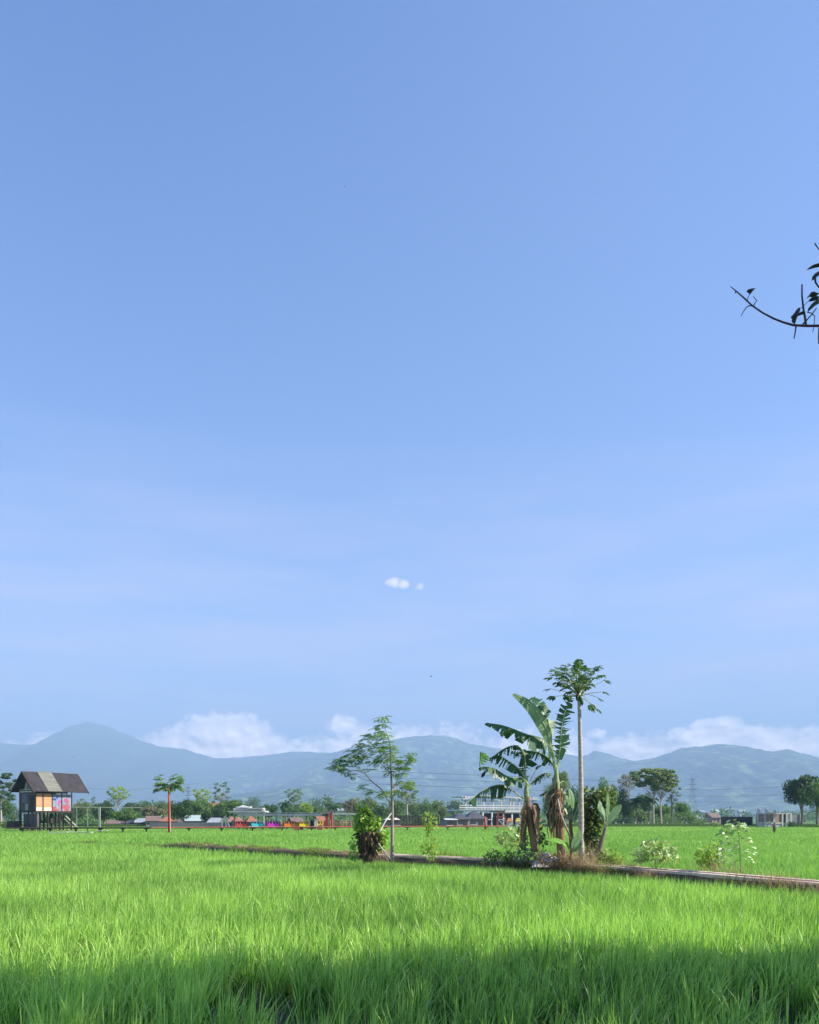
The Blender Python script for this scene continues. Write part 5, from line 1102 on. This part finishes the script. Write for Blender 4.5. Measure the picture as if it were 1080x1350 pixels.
TR = [
 ('umbrella_tree', 2, 1018, 22, 185, 'layered umbrella tree cut by the left edge of the photo, left of the hut', 'umbrella', 'lf_blue', 1052),
 ('leafy_tree', 4, 1050, 14, 200, 'pale green tree below the layered umbrella tree at the left edge', 'round', 'lf_mid', 1080),
 ('bush', 20, 1062, 13, 128, 'dark bush right against the left side of the stilt hut', 'bush', 'lf_dark', 0),
 ('bush', 4, 1082, 10, 135, 'low green bush at the left edge below the trees', 'bush', 'lf_mid', 0),
 ('leafy_tree', 92, 1062, 9, 150, 'dark tree seen behind the stair of the stilt hut', 'round', 'lf_dark', 1090),
 ('leafy_tree', 66, 1070, 16, 165, 'grey-green tree seen between the stilts of the hut', 'round', 'lf_blue', 1090),
 ('leafy_tree', 110, 1054, 16, 210, 'rounded olive tree just right of the hut roof', 'round', 'lf_olive', 1090),
 ('leafy_tree', 123, 1050, 7, 260, 'narrow bluish tree right of the rounded olive one', 'spire', 'lf_blue', 0),
 ('leafy_tree', 137, 1051, 16, 170, 'dense dark tree behind the pole frame', 'round', 'lf_dark', 1088),
 ('umbrella_tree', 156, 1036, 14, 195, 'yellow-green flat-topped tree rising above the dense dark one', 'umbrella', 'lf_yel', 1052),
 ('leafy_tree', 166, 1064, 17, 158, 'spreading green tree left of the grey slate roofs', 'round', 'lf_mid', 1084),
 ('leafy_tree', 174, 1055, 13, 240, 'dark tree behind the spreading green one', 'round', 'lf_dark', 1084),
 ('leafy_tree', 192, 1056, 15, 300, 'hazy green tree left of the papaya crown', 'round', 'lf_mid', 1084),
 ('leafy_tree', 204, 1062, 17, 195, 'dry greyish olive tree above the brown-roofed house', 'round', 'lf_brown', 1080),
 ('leafy_tree', 214, 1055, 11, 230, 'olive tree just left of the red pole', 'round', 'lf_olive', 1080),
 ('leafy_tree', 239, 1051, 16, 152, 'dark full tree with a forked trunk right of the red pole', 'round', 'lf_dark', 1083),
 ('umbrella_tree', 265, 1039, 13, 210, 'yellowish flat-topped tree above the green metal roof', 'umbrella', 'lf_yel', 1055),
 ('leafy_tree', 262, 1052, 20, 200, 'broad green tree under the yellowish flat top', 'round', 'lf_mid', 1080),
 ('leafy_tree', 272, 1068, 7, 156, 'small dark tree in front of the green metal roof', 'round', 'lf_dark', 1086),
 ('umbrella_tree', 291, 1030, 13, 205, 'tall tiered tree with layered branches above the grey roofs', 'umbrella', 'lf_mid', 1062),
 ('leafy_tree', 300, 1054, 19, 190, 'grey-green tree behind the orange pavilions', 'round', 'lf_mid', 1080),
 ('leafy_tree', 288, 1062, 9, 180, 'dark green tree beneath the tiered one', 'round', 'lf_dark', 1084),
 ('leafy_tree', 316, 1052, 12, 480, 'hazy blue-green tree above the white-roofed shelter, left', 'round', 'lf_blue', 1080),
 ('leafy_tree', 334, 1050, 14, 560, 'hazy blue-green tree above the white-roofed shelter, right', 'round', 'lf_blue', 1080),
 ('leafy_tree', 355, 1060, 14, 195, 'dark green tree over the magenta carriage', 'round', 'lf_dark', 1080),
 ('palm_tree', 347, 1062, 8, 180, 'small dark palm over the turquoise carriage', 'palm', 'lf_dark', 0),
 ('palm_tree', 376, 1054, 10, 200, 'palm over the orange carriage', 'palm', 'lf_dark', 0),
 ('umbrella_tree', 388, 1039, 12, 330, 'hazy flat-topped tree above the long canopy', 'umbrella', 'lf_mid', 1056),
 ('leafy_tree', 386, 1058, 16, 260, 'green tree under the hazy flat-topped one', 'round', 'lf_blue', 1080),
 ('leafy_tree', 404, 1056, 10, 185, 'bright yellow-green tree over the yellow carriage', 'round', 'lf_yel', 1080),
 ('leafy_tree', 416, 1053, 9, 520, 'hazy round tree right of the bright yellow-green one', 'round', 'lf_blue', 1080),
 ('leafy_tree', 432, 1049, 9, 420, 'rounded dark hazy tree above the red gate columns', 'round', 'lf_blue', 1078),
 ('palm_tree', 440, 1058, 10, 185, 'dark palm right above the red gate columns', 'palm', 'lf_dark', 0),
 ('leafy_tree', 420, 1062, 12, 240, 'pale green tree left of the red gate columns', 'round', 'lf_mid', 1082),
 ('leafy_tree', 464, 1049, 13, 250, 'dry brownish tree left of the sapling', 'round', 'lf_brown', 1080),
 ('leafy_tree', 453, 1058, 8, 300, 'small dark tree over the thin white canopy', 'round', 'lf_blue', 1082),
 ('leafy_tree', 487, 1051, 16, 220, 'olive green tree behind the vine-covered stump', 'round', 'lf_olive', 1086),
 ('leafy_tree', 500, 1060, 12, 180, 'very dark tree just left of the sapling trunk', 'round', 'lf_dark', 1088),
 ('leafy_tree', 526, 1052, 12, 230, 'mid green tree just right of the sapling trunk', 'round', 'lf_mid', 1086),
 ('umbrella_tree', 537, 1028, 15, 172, 'tall slender tree with a bare white trunk right of the sapling', 'umbrella', 'lf_mid', 1050),
 ('leafy_tree', 548, 1052, 12, 260, 'olive tree right of the bare white trunk', 'round', 'lf_olive', 1086),
 ('leafy_tree', 563, 1053, 10, 240, 'dark green tree above the slender yellowish weed', 'round', 'lf_mid', 1086),
 ('leafy_tree', 578, 1051, 12, 215, 'pale olive round tree left of the white frame building', 'round', 'lf_olive', 1086),
 ('bush', 562, 1072, 11, 165, 'light green bush above the slender yellowish weed', 'bush', 'lf_mid', 0),
 ('bush', 590, 1072, 10, 160, 'green bush left of the dark tent roof', 'bush', 'lf_dark', 0),
 ('leafy_tree', 600, 1053, 14, 420, 'hazy green tree above the dark tent roof', 'round', 'lf_blue', 1080),
 ('leafy_tree', 738, 1014, 13, 165, 'tall airy tree right behind the top of the shaggy banana stem', 'round', 'lf_olive', 1050),
 ('leafy_tree', 728, 1032, 14, 175, 'mid green tree left of the shaggy banana stem', 'round', 'lf_mid', 1085),
 ('leafy_tree', 752, 1034, 14, 170, 'dark tree between the shaggy banana stem and the papaya trunk', 'round', 'lf_dark', 1088),
 ('leafy_tree', 800, 1024, 14, 168, 'tall rounded tree behind the vine column', 'round', 'lf_mid', 1080),
 ('umbrella_tree', 826, 1019, 12, 180, 'brownish flat-topped tree between the rounded tree and the tall umbrella trees', 'umbrella', 'lf_brown', 1036),
 ('leafy_tree', 822, 1034, 12, 178, 'dark tree below the brownish flat-topped one', 'round', 'lf_dark', 1086),
 ('palm_tree', 838, 1052, 12, 172, 'dark drooping palm left of the white-trunked umbrella trees', 'palm', 'lf_dark', 0),
 ('palm_tree', 855, 1050, 12, 176, 'dark drooping palm against the white trunks', 'palm', 'lf_dark', 0),
 ('umbrella_tree', 862, 1012, 29, 174, 'tallest wide umbrella tree with a pale trunk in the right tree group', 'umbrella', 'lf_olive', 1034),
 ('umbrella_tree', 872, 1018, 21, 171, 'second umbrella tree with a white trunk beside the tallest one', 'umbrella', 'lf_olive', 1040),
 ('umbrella_tree', 886, 1022, 12, 178, 'thin umbrella tree with dark trunk at the right of the group', 'umbrella', 'lf_blue', 1062),
 ('leafy_tree', 845, 1066, 12, 190, 'green tree under the palms in the right tree group', 'round', 'lf_olive', 1088),
 ('bush', 876, 1072, 12, 175, 'dark green bush at the foot of the umbrella trees', 'bush', 'lf_mid', 0),
 ('bush', 902, 1067, 14, 180, 'broad light green bush right of the umbrella trees', 'bush', 'lf_mid', 0),
 ('bush', 820, 1074, 12, 176, 'bluish green bush behind the concrete fence posts, left', 'bush', 'lf_mid', 0),
 ('leafy_tree', 812, 1046, 12, 196, 'grey-green tree low behind the vine column and small banana', 'round', 'lf_blue', 1084),
 ('leafy_tree', 832, 1050, 14, 200, 'dusty green tree between the fence posts and the dark palms', 'round', 'lf_mid', 1086),
 ('leafy_tree', 850, 1042, 12, 204, 'tall dusky tree crown just left of the white trunks', 'round', 'lf_blue', 1080),
 ('leafy_tree', 872, 1058, 12, 196, 'mid green tree just right of the white trunks', 'round', 'lf_mid', 1084),
 ('leafy_tree', 898, 1056, 12, 198, 'hazy green tree at the right end of the umbrella tree group', 'round', 'lf_mid', 1084),
 ('leafy_tree', 766, 1040, 10, 190, 'soft green tree seen past the papaya trunk', 'round', 'lf_mid', 1084),
 ('leafy_tree', 516, 1058, 11, 250, 'soft olive tree directly behind the sapling trunk', 'round', 'lf_olive', 1086),
 ('leafy_tree', 252, 1060, 12, 215, 'mid green tree between the forked dark tree and the green metal roof', 'round', 'lf_mid', 1082),
 ('bush', 938, 1084, 12, 162, 'low shrub left of the dark sheet wall', 'bush', 'lf_olive', 0),
 ('bush', 924, 1083, 9, 172, 'low pale shrub right of the broad light green bush', 'bush', 'lf_mid', 0),
 ('leafy_tree', 1057, 1018, 24, 158, 'big dark green tree at the right edge beside the concrete shell', 'round', 'lf_dark', 1066),
 ('leafy_tree', 1078, 1026, 15, 150, 'lighter green tree cut by the right edge of the photo', 'round', 'lf_mid', 1074),
 ('bush', 1074, 1086, 12, 150, 'low green bush at the foot of the trees at the right edge', 'bush', 'lf_mid', 0),
 ('bush', 1050, 1082, 9, 158, 'grey-green bush under the big dark tree at right', 'bush', 'lf_blue', 0),
]
for a in TR:
    nm, px, top, hw, Y, lab, kd, lm_, low = a
    tree(nm, px, top, hw, Y, lab, kd, lm_, low=(low or None), dens=1.5 if hw > 18 else (.75 if kd == 'umbrella' else 1.), trunk='bark_pale' if kd == 'umbrella' and px not in (886,) else 'bark', cat={'palm': 'palm', 'bush': 'bush'}.get(kd, 'tree'), group=None)
# far woods that read as one mass
q = MB()
for i in range(330):
    Y = U(380, 1600); px = U(-60, 1140)
    if 620 < px < 1140 and U(0, 1) < .35: continue
    w_ = U(4, 9); h = U(5, 11) * (1.25 if px < 600 else .9); c = G(px, Y, h * .45)
    for k in range(4): blob(q, c + Vector((U(-w_, w_), U(-2, 2), U(-.2, .5) * h * .5)), w_ * .6, w_ * .6, h * .45, 60, 1.2, U(-.2, .15))
tag(build('distant_woods', q, 'lf_blue'), kind='stuff')
q = MB()
for i in range(170):
    Y = U(1700, 3400); px = U(-80, 1160); w_ = U(12, 30); h = U(8, 18); c = G(px, Y, h * .5)
    for k in range(3): blob(q, c + Vector((U(-w_, w_), 0, 0)), w_ * .8, w_ * .6, h * .6, 30, 5, U(-.2, .2))
tag(build('distant_woods', q, 'lf_mid'), kind='stuff')
# hedge mass filling the far edge of the fields
q = MB()
for i in range(420):
    px = U(100, 930); Y = U(186, 240)
    if 640 < px < 700: continue
    h = U(1.5, 4.2); blob(q, G(px, Y, h * .5), U(1, 2.4), 1.4, h * .55, 34, .55, U(-.2, .2))
tag(build('undergrowth', q, 'lf_mid'), kind='stuff')

# ------------------------------------------------------------------ shade tree with the branch reaching into view
random.seed(5)
st = thing('shade_tree', (10.6, 5.6, 0), 'dark leafy branch tip hanging in from the upper right against the sky', 'tree')
tr = MB(); tr.tube([(10.6, 5.6, -.05), (10.5, 5.6, 2.2), (10.3, 5.6, 4.6), (9.8, 5.3, 7.2), (9.1, 4.9, 10)], [.38, .30, .25, .17, .07], 12)
for e_ in ((8.6, 4, 9.5), (12.5, 6.5, 6.8), (9.6, 3.4, 8.4), (10.4, 7.4, 7.4), (8.2, 4, 10.4), (14, 5.2, 8), (11.5, 6.2, 6)):
    tr.tube([(10.3, 5.6, 4.8), ((10.3 + e_[0]) / 2, (5.6 + e_[1]) / 2, (5.4 + e_[2]) / 2), e_], [.14, .09, .03], 7)
build('trunk', tr, 'bark', st)
q = MB()
SH = []
for xs, ys, dz, rx, ry, rz, n_ in [(-4.8, 7.2, 10, 1.4, 1.2, 1.7, 560), (-3.3, 7.0, 9.4, 1.0, .9, 1.3, 260), (-2.0, 6.0, 8.8, 1.1, .9, 1.5, 170), (-.5, 7.8, 8., 1.2, 1.2, 1.7, 520), (1.1, 7.3, 7.4, 1.2, 1.3, 1.7, 400), (2.6, 8.4, 6.7, 1.3, 1.4, 1.8, 580), (4.7, 7.8, 5.4, 1.5, 1.4, 1.7, 520), (6.5, 8.4, 6.0, 1.9, 1.6, 2.0, 500),
        (-4.2, 5.2, 9.6, 1.7, 1.3, 1.7, 190), (-1.4, 5.0, 8.6, 1.8, 1.5, 1.8, 190), (1.4, 5.4, 7.4, 1.9, 1.5, 2.0, 220), (4.3, 5.6, 6.0, 1.9, 1.6, 1.9, 230), (-.6, 2.6, 8.6, 2.4, 1.4, 1.5, 200)]:
    k_ = dz / math.tan(SUN_EL); SH.append((xs + SUN_H.x * k_, ys + SUN_H.y * k_, .6 + dz, rx, ry, rz, n_))
for x, y, z, rx, ry, rz, n_ in SH:
    for i in range(n_):
        d = rdir(); r_ = U(.3, 1) ** .5; c = Vector((x + d.x * rx * r_, y + d.y * ry * r_, z + d.z * rz * r_))
        q.leaf(c, rdir(), Vector((0, 0, 1)) + rdir() * .8, U(.32, .5), U(.15, .22), random.random())
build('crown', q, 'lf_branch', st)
YB_ = 6.0
bq = MB(); bpts = [(962.7, 377.5), (966, 380), (971, 384), (980, 392), (992, 403), (1005, 412), (1020, 420), (1033, 425), (1046, 428.7), (1063, 429.6), (1080, 429.4), (1120, 427), (1180, 418)]
wp = [P(x, y, YB_) for x, y in bpts] + [Vector((5.2, 6.1, 5.9)), Vector((7.4, 5.9, 5.9)), Vector((10.3, 5.6, 5.0))]
rr = [.002, .003, .0045, .0055, .0055, .006, .0065, .007, .008, .0085, .009, .014, .018, .03, .05, .09]
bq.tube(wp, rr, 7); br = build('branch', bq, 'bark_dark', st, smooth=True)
def tw(pts, r, dy=0):
    q = MB(); q.tube([P(x, y, YB_ + dy * i / len(pts)) for i, (x, y) in enumerate(pts)], [r * (1 - .5 * i / len(pts)) for i in range(len(pts))], 5); build('twig', q, 'bark_dark', br)
def z7(pts): return [(940 + x / 7.714, 300 + y / 7.714) for x, y in pts]
for pl_, r_ in (([(350, 740), (358, 710), (376, 680)], .0035), ([(415, 795), (430, 765), (447, 743), (428, 722), (410, 700)], .004), ([(400, 797), (365, 796), (340, 812), (310, 855), (285, 900)], .0045), ([(945, 992), (935, 910), (920, 830), (905, 690), (906, 580)], .009), ([(910, 988), (960, 935), (1010, 880), (1052, 820)], .006), ([(846, 1000), (838, 1060), (825, 1130)], .006), ([(1040, 520), (1045, 560), (1085, 615)], .008), ([(1035, 160), (1060, 195), (1100, 250)], .005), ([(960, 860), (1000, 870), (1036, 900), (1030, 980), (1016, 1065)], .004), ([(240, 650), (228, 655), (232, 668)], .006), ([(900, 815), (930, 790), (965, 755)], .003), ([(1085, 1000), (1078, 1100), (1078, 1180)], .008)):
    tw(z7(pl_), r_)
def outl(pts, dy=0, bend=.03):
    q = MB(); n_ = len(pts) // 2; pw = [P(x, y, YB_ + dy) for x, y in z7(pts)]; c = sum(pw, Vector()) / len(pw)
    c = c + Vector((0, -bend, 0)); i0 = len(q.v); q.v += [tuple(p) for p in pw] + [tuple(c)]
    for i in range(len(pw)): q.face((i0 + i, i0 + (i + 1) % len(pw), i0 + len(pw)), .3 + .3 * (i % 2))
    build('leaf', q, 'lf_branch', br)
outl([(340, 652), (358, 628), (378, 624), (405, 628), (436, 616), (412, 640), (392, 664), (376, 684), (362, 668)])
outl([(790, 912), (805, 935), (798, 950), (812, 972), (835, 984), (848, 940), (868, 890), (885, 850), (892, 818), (872, 812), (850, 835), (830, 865)])
outl([(850, 905), (872, 870), (905, 852), (944, 862), (925, 880), (890, 892)], -.02)
outl([(948, 724), (975, 690), (1000, 655), (1035, 648), (1055, 665), (1085, 668), (1060, 690), (1020, 712), (985, 705)], .03)
outl([(965, 755), (990, 720), (1020, 700), (1060, 695), (1090, 700), (1070, 735), (1010, 750)], 0)
outl([(962, 862), (968, 825), (1000, 780), (1040, 745), (1085, 725), (1090, 765), (1040, 795), (1000, 830)], -.03)
outl([(948, 434), (985, 400), (1025, 375), (1090, 358), (1120, 368), (1090, 400), (1030, 412), (985, 425)], .04)
outl([(1004, 542), (1010, 500), (1040, 465), (1090, 435), (1100, 470), (1060, 500), (1030, 528)], 0)
outl([(1090, 560), (1130, 600), (1200, 650), (1150, 660), (1100, 620)], 0)
scene.view_settings.view_transform = 'Standard'; scene.view_settings.look = 'None'
scene.view_settings.exposure = EXPO; scene.view_settings.gamma = 1
scene.cycles.max_bounces = 8; scene.cycles.transparent_max_bounces = 8; scene.cycles.volume_bounces = 0
scene.cycles.use_denoising = True
